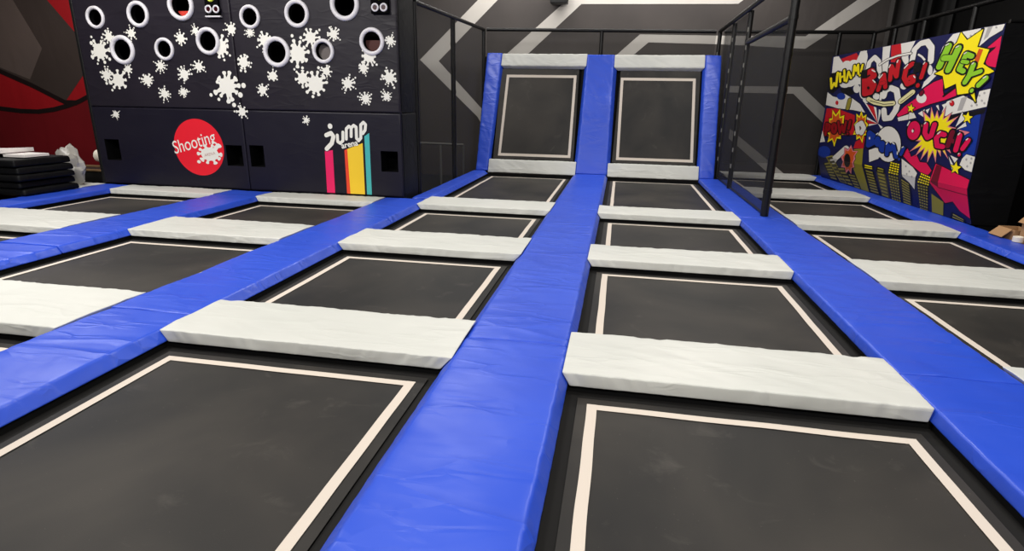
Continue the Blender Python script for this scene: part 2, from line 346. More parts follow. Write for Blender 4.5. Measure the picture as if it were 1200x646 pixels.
def text_mesh(body, size, shear=0, bold=0):
    c = bpy.data.curves.new('lettering', 'FONT'); c.body = body; c.size = size; c.shear = shear; c.offset = bold; c.align_x = 'LEFT'
    o = bpy.data.objects.new('lettering', c); col.objects.link(o)
    bpy.context.view_layer.update()
    me = bpy.data.meshes.new_from_object(o.evaluated_get(bpy.context.evaluated_depsgraph_get()))
    vs = [tuple(v.co) for v in me.vertices]; fs = [tuple(p.vertices) for p in me.polygons]
    bpy.data.objects.remove(o); bpy.data.curves.remove(c); bpy.data.meshes.remove(me)
    return vs, fs
MURAL_ART = [
('p',1,'W',[(4.893,2.453),(4.648,2.451),(4.302,2.26),(4.577,2.167),(4.856,2.149)]),
('p',1,'R',[(4.508,2.395),(3.871,2.451),(3.777,2.387),(3.843,2.291),(4.126,2.19),(4.353,2.293)]),
('p',1,'W',[(4.462,2.177),(4.302,2.26),(4.098,2.307),(3.843,2.291),(3.777,2.387),(3.73,2.44),(3.475,2.462),(3.404,2.276),(3.465,2.098),(3.561,2.003),(4.212,2.028),(4.459,2.068)]),
('p',1,'W',[(2.907,2.465),(2.655,2.465),(2.601,2.043),(2.803,2.053)]),
('p',1,'R',[(2.627,2.465),(2.338,2.465),(2.243,2.287),(2.336,2.194),(2.554,2.208)]),
('p',1,'W',[(2.338,2.465),(1.924,2.465),(2.029,2.307),(2.089,2.142),(2.22,2.224)]),
('p',1,'W',[(1.305,1.982),(1.184,2.317),(1.006,2.459),(0.826,2.465),(0.909,2.345),(1.008,2.205),(1.054,2.014),(1.192,1.955),(1.361,1.848),(1.511,1.783),(1.479,1.875)]),
('s',1,'K',0.012,0.007,[(0.81,2.469),(0.438,2.466),(0.434,2.32),(0.592,2.345),(0.688,2.375),(0.81,2.469)]),
('p',2,'W',[(0.81,2.465),(0.438,2.465),(0.434,2.32),(0.592,2.345),(0.688,2.375)]),
('s',1,'K',0.011,0.007,[(0.375,2.469),(0.013,2.463),(0.034,2.401),(0.235,2.339),(0.408,2.249),(0.375,2.469)]),
('p',2,'W',[(0.375,2.465),(0.013,2.463),(0.034,2.401),(0.235,2.339),(0.408,2.249)]),
('p',3,'E',[(0.312,2.465),(0.219,2.464),(0.271,2.352),(0.338,2.32)]),
('s',1,'K',0.019,0.011,[(0.253,2.216),(0.025,2.336),(0.008,2.204),(-0.011,1.987),(0.166,2.016),(0.239,2.089),(0.203,2.164),(0.087,2.221),(0.253,2.216)]),
('p',2,'P',[(0.253,2.216),(0.025,2.336),(0.008,2.204),(0.005,1.987),(0.166,2.016),(0.239,2.089),(0.203,2.164),(0.087,2.221)]),
('p',3,'K',[(0.235,2.166),(0.075,2.229),(0.096,2.202),(0.196,2.144)]),
('s',1,'K',0.025,0.014,[(2.066,1.405),(1.887,1.533),(1.599,1.654),(1.427,1.793),(1.221,1.867),(1.013,1.903),(0.981,1.76),(0.933,1.682),(0.691,1.796),(0.649,1.679),(0.874,1.627),(1.217,1.571),(1.519,1.499),(2.006,1.38),(2.066,1.405)]),
('p',2,'P',[(2.066,1.405),(1.887,1.533),(1.599,1.654),(1.427,1.793),(1.221,1.867),(1.013,1.903),(0.981,1.76),(0.933,1.682),(0.691,1.796),(0.649,1.679),(0.874,1.627),(1.217,1.571),(1.519,1.499),(2.006,1.38)]),
('p',3,'K',[(0.968,1.671),(0.681,1.817),(0.684,1.775),(0.925,1.66)]),
('s',1,'K',0.016,0.010,[(0.895,1.472),(0.827,1.605),(0.505,1.677),(0.221,1.593),(0.203,1.723),(0.009,1.749),(-0.003,1.544),(0.416,1.479),(0.871,1.406),(0.895,1.472)]),
('p',2,'W',[(0.895,1.472),(0.827,1.605),(0.505,1.677),(0.221,1.593),(0.203,1.723),(0.009,1.749),(0.005,1.544),(0.416,1.479),(0.871,1.406)]),
('p',3,'E',[(0.529,1.646),(0.415,1.666),(0.459,1.499),(0.561,1.487)]),
('p',3,'E',[(0.164,1.673),(0.166,1.662),(0.18,1.658),(0.196,1.663),(0.206,1.673),(0.204,1.684),(0.191,1.688),(0.174,1.684)]),
('p',3,'E',[(0.08,1.701),(0.082,1.691),(0.095,1.687),(0.111,1.691),(0.121,1.702),(0.118,1.712),(0.105,1.716),(0.089,1.712)]),
('p',3,'E',[(0.095,1.613),(0.097,1.602),(0.11,1.598),(0.126,1.602),(0.136,1.613),(0.134,1.623),(0.121,1.628),(0.105,1.623)]),
('p',3,'E',[(0.173,1.563),(0.175,1.552),(0.189,1.548),(0.205,1.552),(0.215,1.563),(0.213,1.573),(0.199,1.578),(0.183,1.573)]),
('p',3,'E',[(0.037,1.583),(0.039,1.572),(0.052,1.568),(0.068,1.572),(0.078,1.583),(0.076,1.593),(0.063,1.598),(0.047,1.593)]),
('p',3,'E',[(0.268,1.552),(0.27,1.541),(0.284,1.537),(0.301,1.541),(0.311,1.552),(0.309,1.563),(0.295,1.568),(0.278,1.563)]),
('p',3,'E',[(0.509,2.406),(0.511,2.396),(0.526,2.393),(0.543,2.399),(0.554,2.411),(0.551,2.421),(0.537,2.424),(0.519,2.417)]),
('p',3,'E',[(0.588,2.394),(0.591,2.384),(0.605,2.381),(0.623,2.387),(0.634,2.399),(0.631,2.409),(0.616,2.412),(0.598,2.406)]),
('p',3,'E',[(0.131,2.44),(0.134,2.43),(0.146,2.428),(0.162,2.434),(0.172,2.445),(0.169,2.454),(0.157,2.457),(0.141,2.451)]),
('s',2,'K',0.101,0.046,[(3.328,2.077),(3.301,2.256),(3.143,2.327),(2.964,2.248),(2.872,2.083)]),
('s',3,'W',0.081,0.036,[(3.328,2.077),(3.301,2.256),(3.143,2.327),(2.964,2.248),(2.872,2.083)]),
('s',2,'K',0.089,0.047,[(1.91,2.179),(1.901,2.344),(1.767,2.414),(1.593,2.42),(1.453,2.329),(1.407,2.146)]),
('s',3,'W',0.075,0.039,[(1.91,2.179),(1.901,2.344),(1.767,2.414),(1.593,2.42),(1.453,2.329),(1.407,2.146)]),
('s',4,'K',0.046,0.022,[(2.913,2.191),(2.681,2.255),(2.372,2.29),(2.122,2.296),(1.978,2.297)]),
('s',5,'W',0.029,0.014,[(2.913,2.191),(2.681,2.255),(2.372,2.29),(2.122,2.296),(1.978,2.297)]),
('s',4,'K',0.040,0.020,[(1.756,2.262),(1.653,2.225),(1.569,2.179)]),
('s',5,'W',0.025,0.013,[(1.756,2.262),(1.653,2.225),(1.569,2.179)]),
('p',1,'K',[(4.945,2.095),(4.899,2.151),(4.496,2.163),(4.319,1.909),(4.661,1.759),(4.936,1.812)]),
('p',1,'W',[(3.964,2.24),(3.968,2.206),(4.004,2.179),(4.068,2.164),(4.152,2.161),(4.242,2.172),(4.325,2.197),(4.388,2.23),(4.42,2.267),(4.416,2.301),(4.376,2.328),(4.309,2.344),(4.223,2.345),(4.134,2.332),(4.054,2.308),(3.994,2.275)]),
('p',1,'W',[(3.691,2.252),(3.696,2.225),(3.732,2.204),(3.795,2.192),(3.874,2.191),(3.96,2.201),(4.038,2.221),(4.095,2.249),(4.124,2.279),(4.118,2.307),(4.079,2.328),(4.014,2.34),(3.932,2.34),(3.848,2.329),(3.773,2.308),(3.718,2.281)]),
('p',1,'W',[(4.158,2.176),(4.161,2.148),(4.192,2.125),(4.248,2.111),(4.32,2.109),(4.397,2.118),(4.468,2.138),(4.522,2.166),(4.549,2.197),(4.545,2.226),(4.512,2.249),(4.454,2.263),(4.38,2.264),(4.303,2.254),(4.234,2.234),(4.183,2.206)]),
('p',1,'W',[(3.404,2.359),(3.4,2.317),(3.421,2.282),(3.466,2.261),(3.526,2.256),(3.594,2.269),(3.659,2.298),(3.712,2.338),(3.742,2.384),(3.746,2.428),(3.723,2.463),(3.677,2.465),(3.615,2.465),(3.547,2.465),(3.483,2.444),(3.433,2.404)]),
('p',1,'W',[(3.46,2.168),(3.457,2.13),(3.481,2.099),(3.527,2.08),(3.589,2.075),(3.658,2.086),(3.723,2.111),(3.774,2.146),(3.803,2.187),(3.805,2.226),(3.78,2.257),(3.731,2.276),(3.668,2.279),(3.599,2.267),(3.536,2.242),(3.487,2.207)]),
('p',1,'W',[(2.763,2.024),(2.762,2.004),(2.774,1.987),(2.798,1.977),(2.831,1.974),(2.866,1.98),(2.9,1.993),(2.926,2.011),(2.941,2.032),(2.942,2.053),(2.929,2.07),(2.905,2.08),(2.872,2.083),(2.836,2.077),(2.803,2.064),(2.778,2.045)]),
('p',1,'W',[(2.723,1.69),(2.724,1.67),(2.743,1.652),(2.777,1.641),(2.821,1.637),(2.868,1.641),(2.912,1.653),(2.945,1.672),(2.962,1.693),(2.961,1.714),(2.942,1.731),(2.907,1.743),(2.862,1.746),(2.815,1.741),(2.772,1.729),(2.74,1.711)]),
('p',1,'W',[(1.924,1.829),(1.924,1.81),(1.94,1.795),(1.968,1.785),(2.005,1.782),(2.045,1.787),(2.081,1.798),(2.11,1.815),(2.125,1.835),(2.124,1.854),(2.108,1.869),(2.079,1.879),(2.042,1.882),(2.002,1.877),(1.966,1.865),(1.938,1.848)]),
('p',1,'W',[(1.322,2.028),(1.317,2.002),(1.323,1.981),(1.338,1.967),(1.361,1.962),(1.387,1.969),(1.414,1.985),(1.436,2.008),(1.451,2.035),(1.456,2.061),(1.45,2.083),(1.434,2.097),(1.412,2.101),(1.385,2.094),(1.358,2.078),(1.336,2.055)]),
('p',1,'W',[(2.017,2.21),(2.012,2.182),(2.019,2.159),(2.038,2.144),(2.064,2.14),(2.095,2.148),(2.126,2.165),(2.152,2.191),(2.168,2.22),(2.173,2.249),(2.166,2.272),(2.147,2.286),(2.12,2.29),(2.089,2.282),(2.059,2.264),(2.033,2.239)]),
('p',1,'K',[(4.373,1.848),(3.934,1.883),(3.667,1.744),(4.086,1.705)]),
('s',1,'K',0.024,0.010,[(4.919,1.549),(4.929,1.796),(4.641,1.711),(4.305,1.676),(4.104,1.751),(3.703,1.656),(3.394,1.568),(3.143,1.427),(3.628,1.464),(4.31,1.488),(4.919,1.549)]),
('p',2,'W',[(4.919,1.549),(4.929,1.796),(4.641,1.711),(4.305,1.676),(4.104,1.751),(3.703,1.656),(3.394,1.568),(3.143,1.427),(3.628,1.464),(4.31,1.488)]),
('p',1,'W',[(3.735,1.922),(3.746,1.9),(3.792,1.882),(3.869,1.871),(3.965,1.869),(4.066,1.876),(4.157,1.892),(4.223,1.913),(4.253,1.938),(4.241,1.961),(4.191,1.979),(4.11,1.989),(4.012,1.99),(3.912,1.982),(3.825,1.966),(3.763,1.945)]),
('p',1,'W',[(3.511,1.958),(3.515,1.931),(3.551,1.908),(3.611,1.894),(3.689,1.891),(3.772,1.899),(3.848,1.917),(3.904,1.943),(3.932,1.972),(3.927,2.001),(3.889,2.023),(3.825,2.037),(3.746,2.039),(3.663,2.03),(3.59,2.011),(3.537,1.986)]),
('p',1,'W',[(3.323,1.979),(3.32,1.942),(3.343,1.91),(3.388,1.89),(3.449,1.884),(3.517,1.894),(3.58,1.918),(3.631,1.952),(3.659,1.992),(3.661,2.031),(3.636,2.062),(3.589,2.082),(3.527,2.087),(3.46,2.076),(3.398,2.052),(3.35,2.018)]),
('p',1,'W',[(3.246,1.78),(3.237,1.732),(3.25,1.691),(3.281,1.663),(3.328,1.654),(3.382,1.664),(3.436,1.693),(3.482,1.735),(3.511,1.785),(3.52,1.835),(3.507,1.877),(3.474,1.904),(3.427,1.912),(3.372,1.901),(3.319,1.872),(3.275,1.83)]),
('p',1,'W',[(3.494,1.828),(3.494,1.801),(3.514,1.778),(3.552,1.763),(3.603,1.758),(3.658,1.764),(3.71,1.781),(3.75,1.806),(3.772,1.835),(3.772,1.863),(3.751,1.886),(3.711,1.901),(3.66,1.905),(3.604,1.898),(3.554,1.881),(3.515,1.856)]),
('p',1,'W',[(3.071,1.652),(3.07,1.625),(3.088,1.603),(3.124,1.588),(3.17,1.582),(3.222,1.588),(3.27,1.603),(3.307,1.626),(3.328,1.654),(3.328,1.681),(3.309,1.704),(3.272,1.719),(3.225,1.724),(3.173,1.718),(3.126,1.702),(3.09,1.679)]),
('p',1,'W',[(3.945,1.913),(3.953,1.891),(3.994,1.872),(4.061,1.861),(4.146,1.858),(4.236,1.865),(4.317,1.881),(4.376,1.902),(4.404,1.927),(4.395,1.95),(4.351,1.969),(4.281,1.98),(4.194,1.982),(4.105,1.974),(4.027,1.958),(3.971,1.937)]),
('p',3,'B',[(4.048,1.704),(4.053,1.681),(4.087,1.661),(4.143,1.648),(4.215,1.644),(4.291,1.649),(4.361,1.663),(4.412,1.684),(4.437,1.708),(4.431,1.733),(4.396,1.752),(4.337,1.765),(4.264,1.769),(4.188,1.763),(4.121,1.748),(4.072,1.728)]),
('p',3,'R',[(4.319,1.59),(4.318,1.574),(4.328,1.561),(4.348,1.552),(4.374,1.549),(4.403,1.552),(4.43,1.561),(4.451,1.574),(4.463,1.59),(4.463,1.606),(4.453,1.619),(4.433,1.628),(4.406,1.631),(4.378,1.628),(4.351,1.619),(4.33,1.606)]),
('s',2,'K',0.101,0.042,[(3.84,1.642),(3.873,1.491)]),
('s',3,'V',0.073,0.030,[(3.84,1.642),(3.873,1.491)]),
('p',1,'W',[(3.24,1.596),(3.133,1.568),(2.618,1.258)]),
('p',1,'R',[(3.133,1.568),(2.869,1.527),(2.618,1.258)]),
('p',1,'W',[(2.869,1.527),(2.774,1.514),(2.618,1.258)]),
('p',1,'W',[(2.675,1.488),(2.581,1.469),(2.618,1.258)]),
('p',1,'W',[(3.052,1.357),(3.036,1.315),(2.618,1.258)]),
('p',1,'R',[(3.034,1.308),(3.009,1.245),(2.618,1.258)]),
('p',1,'W',[(3.007,1.238),(2.962,1.204),(2.618,1.258)]),
('p',1,'W',[(2.394,1.199),(2.468,1.169),(2.618,1.258)]),
('s',2,'K',0.107,0.052,[(2.579,1.689),(2.558,1.781),(2.406,1.816),(2.205,1.774),(2.096,1.62),(2.121,1.481),(2.235,1.362),(2.421,1.345),(2.499,1.476)]),
('s',3,'W',0.087,0.043,[(2.579,1.689),(2.558,1.781),(2.406,1.816),(2.205,1.774),(2.096,1.62),(2.121,1.481),(2.235,1.362),(2.421,1.345),(2.499,1.476)]),
('s',2,'K',0.053,0.025,[(2.685,1.743),(2.674,1.636)]),
('s',3,'W',0.038,0.018,[(2.685,1.743),(2.674,1.636)]),
('s',4,'K',0.098,0.046,[(3.102,1.652),(2.865,1.596),(2.534,1.569),(2.238,1.582)]),
('s',5,'C',0.073,0.034,[(3.102,1.652),(2.865,1.596),(2.534,1.569),(2.238,1.582)]),
('s',4,'K',0.092,0.047,[(2.015,1.608),(1.724,1.74)]),
('s',5,'C',0.070,0.036,[(2.015,1.608),(1.724,1.74)]),
('s',6,'K',0.010,0.005,[(3.029,1.624),(2.532,1.565),(2.236,1.576)]),
('s',6,'K',0.008,0.004,[(2.01,1.595),(1.717,1.722)]),
('p',2,'W',[(1.332,1.652),(1.332,1.626),(1.352,1.603),(1.389,1.588),(1.437,1.583),(1.491,1.588),(1.54,1.604),(1.579,1.627),(1.599,1.654),(1.599,1.682),(1.578,1.705),(1.539,1.719),(1.49,1.724),(1.437,1.718),(1.388,1.702),(1.351,1.679)]),
('s',4,'K',0.067,0.035,[(1.472,1.735),(1.485,1.712)]),
('s',5,'D',0.044,0.023,[(1.472,1.735),(1.485,1.712)]),
('p',4,'D',[(0.651,1.583),(0.649,1.568),(0.657,1.556),(0.672,1.547),(0.692,1.544),(0.714,1.547),(0.736,1.555),(0.752,1.568),(0.762,1.583),(0.763,1.598),(0.756,1.61),(0.74,1.619),(0.72,1.622),(0.698,1.619),(0.677,1.61),(0.66,1.598)]),
('p',5,'R',[(0.662,1.583),(0.66,1.57),(0.666,1.56),(0.678,1.553),(0.694,1.55),(0.712,1.553),(0.729,1.56),(0.743,1.57),(0.751,1.583),(0.752,1.595),(0.746,1.606),(0.734,1.613),(0.718,1.615),(0.7,1.613),(0.683,1.606),(0.669,1.595)]),
('p',6,'W',[(0.716,1.599),(0.715,1.595),(0.717,1.592),(0.721,1.59),(0.727,1.589),(0.733,1.59),(0.739,1.592),(0.743,1.595),(0.745,1.599),(0.746,1.603),(0.744,1.606),(0.739,1.608),(0.734,1.609),(0.728,1.608),(0.722,1.606),(0.718,1.603)]),
('s',1,'K',0.014,0.007,[(2.027,1.367),(1.658,1.437),(1.674,1.351),(1.982,1.317),(2.027,1.367)]),
('p',2,'W',[(2.027,1.367),(1.658,1.437),(1.674,1.351),(1.982,1.317)]),
('s',1,'K',0.011,0.006,[(1.474,1.44),(1.319,1.501),(1.324,1.396),(1.474,1.44)]),
('p',2,'W',[(1.474,1.44),(1.319,1.501),(1.324,1.396)]),
('s',1,'K',0.011,0.006,[(1.293,1.49),(1.196,1.514),(1.234,1.444),(1.293,1.49)]),
('p',2,'W',[(1.293,1.49),(1.196,1.514),(1.234,1.444)]),
('s',1,'K',0.010,0.006,[(1.063,1.549),(1.007,1.56),(0.958,1.482),(1.063,1.549)]),
('p',2,'W',[(1.063,1.549),(1.007,1.56),(0.958,1.482)]),
('s',1,'K',0.010,0.006,[(0.927,1.561),(0.785,1.594),(0.849,1.506),(0.927,1.561)]),
('p',2,'W',[(0.927,1.561),(0.785,1.594),(0.849,1.506)]),
('p',1,'B',[(0.449,1.277),(0.088,1.493),(0.044,1.192),(0.029,0.967),(0.251,0.927)]),
('p',2,'K',[(0.847,1.395),(0.005,1.524),(0.031,1.464),(0.628,1.368)]),
('s',2,'K',0.013,0.008,[(0.244,0.906),(0.179,0.965),(0.005,0.948),(-0.012,0.763),(0.145,0.777),(0.269,0.828),(0.244,0.906)]),
('p',3,'W',[(0.244,0.906),(0.179,0.965),(0.005,0.948),(0.005,0.763),(0.145,0.777),(0.269,0.828)]),
('p',4,'E',[(0.137,0.905),(0.138,0.894),(0.151,0.888),(0.167,0.891),(0.176,0.901),(0.174,0.913),(0.162,0.919),(0.146,0.915)]),
('p',4,'E',[(0.041,0.872),(0.042,0.861),(0.055,0.855),(0.07,0.858),(0.079,0.868),(0.078,0.88),(0.066,0.885),(0.05,0.882)]),
('p',4,'E',[(0.091,0.825),(0.093,0.814),(0.105,0.808),(0.12,0.811),(0.13,0.821),(0.128,0.832),(0.116,0.838),(0.1,0.835)]),
('p',4,'E',[(0.043,0.924),(0.045,0.913),(0.057,0.907),(0.072,0.91),(0.082,0.921),(0.08,0.932),(0.068,0.938),(0.052,0.934)]),
('s',2,'K',0.008,0.005,[(0.524,1.285),(0.451,1.478),(0.365,1.386),(0.524,1.285)]),
('p',3,'W',[(0.524,1.285),(0.451,1.478),(0.365,1.386)]),
('s',2,'K',0.008,0.005,[(0.495,1.254),(0.337,1.355),(0.301,1.304),(0.495,1.254)]),
('p',3,'W',[(0.495,1.254),(0.337,1.355),(0.301,1.304)]),
('s',2,'K',0.009,0.005,[(0.537,0.912),(0.402,0.748),(0.386,0.805),(0.537,0.912)]),
('p',3,'W',[(0.537,0.912),(0.402,0.748),(0.386,0.805)]),
('s',2,'K',0.009,0.005,[(0.504,0.926),(0.329,0.898),(0.38,0.839),(0.504,0.926)]),
('p',3,'W',[(0.504,0.926),(0.329,0.898),(0.38,0.839)]),
('s',2,'K',0.011,0.006,[(1.71,1.448),(1.593,1.45),(1.497,1.38),(1.697,1.35),(1.71,1.448)]),
('p',3,'W',[(1.71,1.448),(1.593,1.45),(1.497,1.38),(1.697,1.35)]),
('s',2,'K',0.007,0.004,[(0.441,1.256),(0.208,1.235),(0.342,1.176),(0.441,1.256)]),
('p',3,'S',[(0.441,1.256),(0.208,1.235),(0.342,1.176)]),
('s',4,'K',0.019,0.010,[(1.693,1.576),(1.66,1.53),(1.582,1.521),(1.639,1.498),(1.613,1.451),(1.682,1.482),(1.745,1.461),(1.729,1.505),(1.796,1.539),(1.716,1.535),(1.693,1.576)]),
('p',5,'Y',[(1.693,1.576),(1.66,1.53),(1.582,1.521),(1.639,1.498),(1.613,1.451),(1.682,1.482),(1.745,1.461),(1.729,1.505),(1.796,1.539),(1.716,1.535)]),
('s',4,'K',0.013,0.008,[(0.325,1.484),(0.29,1.431),(0.213,1.423),(0.268,1.394),(0.239,1.341),(0.308,1.375),(0.369,1.35),(0.356,1.401),(0.423,1.44),(0.344,1.436),(0.325,1.484)]),
('p',5,'Y',[(0.325,1.484),(0.29,1.431),(0.213,1.423),(0.268,1.394),(0.239,1.341),(0.308,1.375),(0.369,1.35),(0.356,1.401),(0.423,1.44),(0.344,1.436)]),
('s',4,'K',0.014,0.008,[(0.343,0.863),(0.305,0.807),(0.221,0.804),(0.281,0.767),(0.25,0.71),(0.326,0.742),(0.393,0.709),(0.378,0.767),(0.452,0.805),(0.365,0.807),(0.343,0.863)]),
('p',5,'Y',[(0.343,0.863),(0.305,0.807),(0.221,0.804),(0.281,0.767),(0.25,0.71),(0.326,0.742),(0.393,0.709),(0.378,0.767),(0.452,0.805),(0.365,0.807)]),
('s',1,'K',0.018,0.010,[(1.701,0.836),(1.567,0.935),(1.43,0.822),(1.308,0.87),(1.182,0.772),(1.009,0.777),(0.85,0.687),(0.909,0.622),(1.083,0.625),(1.389,0.714),(1.701,0.836)]),
('p',2,'P',[(1.701,0.836),(1.567,0.935),(1.43,0.822),(1.308,0.87),(1.182,0.772),(1.009,0.777),(0.85,0.687),(0.909,0.622),(1.083,0.625),(1.389,0.714)]),
('p',3,'K',[(1.377,1.494),(1.156,1.402),(1.173,1.555),(1.039,1.409),(1.005,1.511),(0.924,1.41),(0.816,1.555),(0.809,1.401),(0.649,1.478),(0.7,1.363),(0.483,1.435),(0.643,1.299),(0.476,1.28),(0.601,1.194),(0.364,1.116),(0.601,1.083),(0.471,0.937),(0.65,0.999),(0.502,0.855),(0.72,0.978),(0.687,0.87),(0.812,0.956),(0.781,0.781),(0.909,0.923),(0.99,0.76),(1.035,0.925),(1.179,0.779),(1.143,0.948),(1.339,0.828),(1.25,0.98),(1.528,0.877),(1.294,1.047),(1.478,1.046),(1.295,1.168),(1.513,1.265),(1.263,1.311)]),
('p',4,'S',[(1.354,1.477),(1.139,1.384),(1.162,1.537),(1.032,1.391),(1.002,1.493),(0.926,1.393),(0.822,1.539),(0.82,1.385),(0.663,1.464),(0.718,1.35),(0.503,1.424),(0.667,1.291),(0.502,1.275),(0.631,1.194),(0.392,1.119),(0.629,1.091),(0.494,0.949),(0.672,1.012),(0.521,0.869),(0.737,0.994),(0.701,0.887),(0.822,0.973),(0.788,0.798),(0.912,0.941),(0.989,0.779),(1.029,0.943),(1.169,0.797),(1.13,0.964),(1.322,0.844),(1.229,0.994),(1.502,0.891),(1.267,1.058),(1.446,1.055),(1.26,1.17),(1.476,1.26),(1.233,1.299)]),
('p',5,'Y',[(1.288,1.43),(1.119,1.363),(1.128,1.481),(1.023,1.369),(0.994,1.445),(0.929,1.372),(0.842,1.484),(0.833,1.365),(0.707,1.422),(0.742,1.334),(0.571,1.389),(0.696,1.28),(0.571,1.262),(0.664,1.193),(0.476,1.13),(0.662,1.101),(0.564,0.986),(0.7,1.031),(0.588,0.919),(0.76,1.014),(0.74,0.934),(0.836,0.996),(0.814,0.861),(0.916,0.967),(0.983,0.845),(1.021,0.969),(1.133,0.862),(1.111,0.989),(1.26,0.902),(1.199,1.015),(1.408,0.941),(1.232,1.073),(1.363,1.077),(1.226,1.172),(1.388,1.248),(1.203,1.287)]),
('s',6,'K',0.120,0.065,[(1.392,1.197),(1.398,1.152),(1.428,1.119),(1.475,1.108),(1.526,1.12),(1.566,1.154),(1.586,1.201),(1.579,1.246),(1.548,1.279),(1.501,1.29),(1.451,1.276),(1.411,1.242),(1.392,1.197)]),
('s',7,'P',0.078,0.043,[(1.392,1.197),(1.398,1.152),(1.428,1.119),(1.475,1.108),(1.526,1.12),(1.566,1.154),(1.586,1.201),(1.579,1.246),(1.548,1.279),(1.501,1.29),(1.451,1.276),(1.411,1.242),(1.392,1.197)]),
('s',6,'K',0.097,0.054,[(1.2,1.294),(1.189,1.177),(1.102,1.117),(1.02,1.15),(0.993,1.301)]),
('s',7,'P',0.059,0.033,[(1.2,1.294),(1.189,1.177),(1.102,1.117),(1.02,1.15),(0.993,1.301)]),
('s',6,'K',0.092,0.052,[(0.719,1.177),(0.821,1.189),(0.887,1.123),(0.831,1.024),(0.701,1.022)]),
('s',7,'P',0.057,0.032,[(0.719,1.177),(0.821,1.189),(0.887,1.123),(0.831,1.024),(0.701,1.022)]),
('s',6,'K',0.085,0.051,[(0.555,1.219),(0.593,1.041)]),
('s',7,'D',0.052,0.031,[(0.555,1.219),(0.593,1.041)]),
('s',6,'K',0.069,0.042,[(0.556,1.12),(0.416,1.086)]),
('s',7,'D',0.042,0.025,[(0.556,1.12),(0.416,1.086)]),
('s',8,'K',0.085,0.050,[(0.382,1.19),(0.403,1.0)]),
('s',9,'P',0.052,0.030,[(0.382,1.19),(0.403,1.0)]),
('s',8,'K',0.077,0.045,[(0.19,1.137),(0.27,1.026)]),
('s',9,'P',0.046,0.027,[(0.19,1.137),(0.27,1.026)]),
('s',8,'K',0.061,0.038,[(0.309,0.954),(0.312,0.948)]),
('s',9,'P',0.032,0.020,[(0.309,0.954),(0.312,0.948)]),
('s',10,'W',0.016,0.008,[(1.677,1.265),(1.639,1.321)]),
('s',10,'W',0.015,0.008,[(1.236,1.304),(1.21,1.322)]),
('s',10,'W',0.014,0.008,[(0.868,1.181),(0.82,1.212)]),
('s',10,'W',0.012,0.007,[(0.419,1.193),(0.391,1.216)]),
('s',10,'W',0.012,0.007,[(0.233,1.14),(0.206,1.157)]),
('s',10,'W',0.012,0.007,[(0.324,0.958),(0.319,0.962)]),
('p',10,'W',[(1.479,1.193),(1.478,1.185),(1.481,1.178),(1.488,1.172),(1.498,1.17),(1.509,1.171),(1.52,1.176),(1.528,1.182),(1.534,1.191),(1.535,1.199),(1.531,1.206),(1.524,1.211),(1.514,1.213),(1.503,1.212),(1.492,1.208),(1.484,1.201)]),
('s',4,'K',0.023,0.014,[(0.828,2.471),(0.663,2.352),(0.384,2.45),(0.425,2.25),(0.186,2.201),(0.237,2.04),(0.004,1.945),(0.171,1.9),(0.313,1.756),(0.221,1.593),(0.378,1.706),(0.625,1.689),(0.703,1.828),(0.926,1.77),(1.036,1.937),(1.24,1.974),(1.058,2.025),(1.024,2.249),(0.871,2.341),(0.828,2.471)]),
('p',5,'Y',[(0.828,2.465),(0.663,2.352),(0.384,2.45),(0.425,2.25),(0.186,2.201),(0.237,2.04),(0.005,1.945),(0.171,1.9),(0.313,1.756),(0.221,1.593),(0.378,1.706),(0.625,1.689),(0.703,1.828),(0.926,1.77),(1.036,1.937),(1.24,1.974),(1.058,2.025),(1.024,2.249),(0.871,2.341)]),
('p',6,'O',[(0.384,2.227),(0.298,2.21),(0.339,2.056),(0.421,2.101)]),
('s',6,'K',0.116,0.065,[(1.038,2.314),(1.161,2.064)]),
('s',7,'G',0.074,0.041,[(1.038,2.314),(1.161,2.064)]),
('s',7,'K',0.084,0.049,[(1.091,2.168),(0.895,2.155)]),
('s',8,'G',0.065,0.037,[(1.091,2.168),(0.895,2.155)]),
('s',6,'K',0.111,0.062,[(0.808,2.268),(0.936,2.008)]),
('s',7,'G',0.070,0.040,[(0.808,2.268),(0.936,2.008)]),
('s',8,'K',0.087,0.051,[(0.487,2.146),(0.609,2.18),(0.695,2.006),(0.596,1.975)]),
('s',9,'G',0.052,0.030,[(0.487,2.146),(0.609,2.18),(0.695,2.006),(0.596,1.975)]),
('s',9,'K',0.057,0.032,[(0.657,2.097),(0.547,2.079)]),
('s',10,'G',0.039,0.022,[(0.657,2.097),(0.547,2.079)]),
('s',10,'K',0.085,0.051,[(0.415,2.041),(0.453,1.912),(0.511,1.838)]),
('s',11,'G',0.051,0.030,[(0.415,2.041),(0.453,1.912),(0.511,1.838)]),
('s',10,'K',0.071,0.044,[(0.439,1.922),(0.247,1.957)]),
('s',11,'G',0.042,0.026,[(0.439,1.922),(0.247,1.957)]),
('s',10,'K',0.076,0.050,[(0.115,1.873),(0.228,1.794)]),
('s',11,'G',0.046,0.030,[(0.115,1.873),(0.228,1.794)]),
('s',10,'K',0.066,0.042,[(0.335,1.736),(0.337,1.732)]),
('s',11,'G',0.038,0.024,[(0.335,1.736),(0.337,1.732)]),
('s',13,'W',0.014,0.008,[(1.091,2.33),(1.038,2.341)]),
('s',13,'W',0.013,0.007,[(0.85,2.282),(0.8,2.293)]),
('s',13,'W',0.012,0.007,[(0.647,2.188),(0.608,2.2)]),
('s',13,'W',0.012,0.007,[(0.436,2.052),(0.416,2.066)]),
('s',13,'W',0.011,0.007,[(0.162,1.875),(0.121,1.89)]),
('s',6,'K',0.155,0.069,[(3.372,2.023),(3.262,1.738),(3.051,1.763),(2.97,1.871),(3.22,1.961),(3.027,2.023),(3.152,2.11),(3.328,2.077)]),
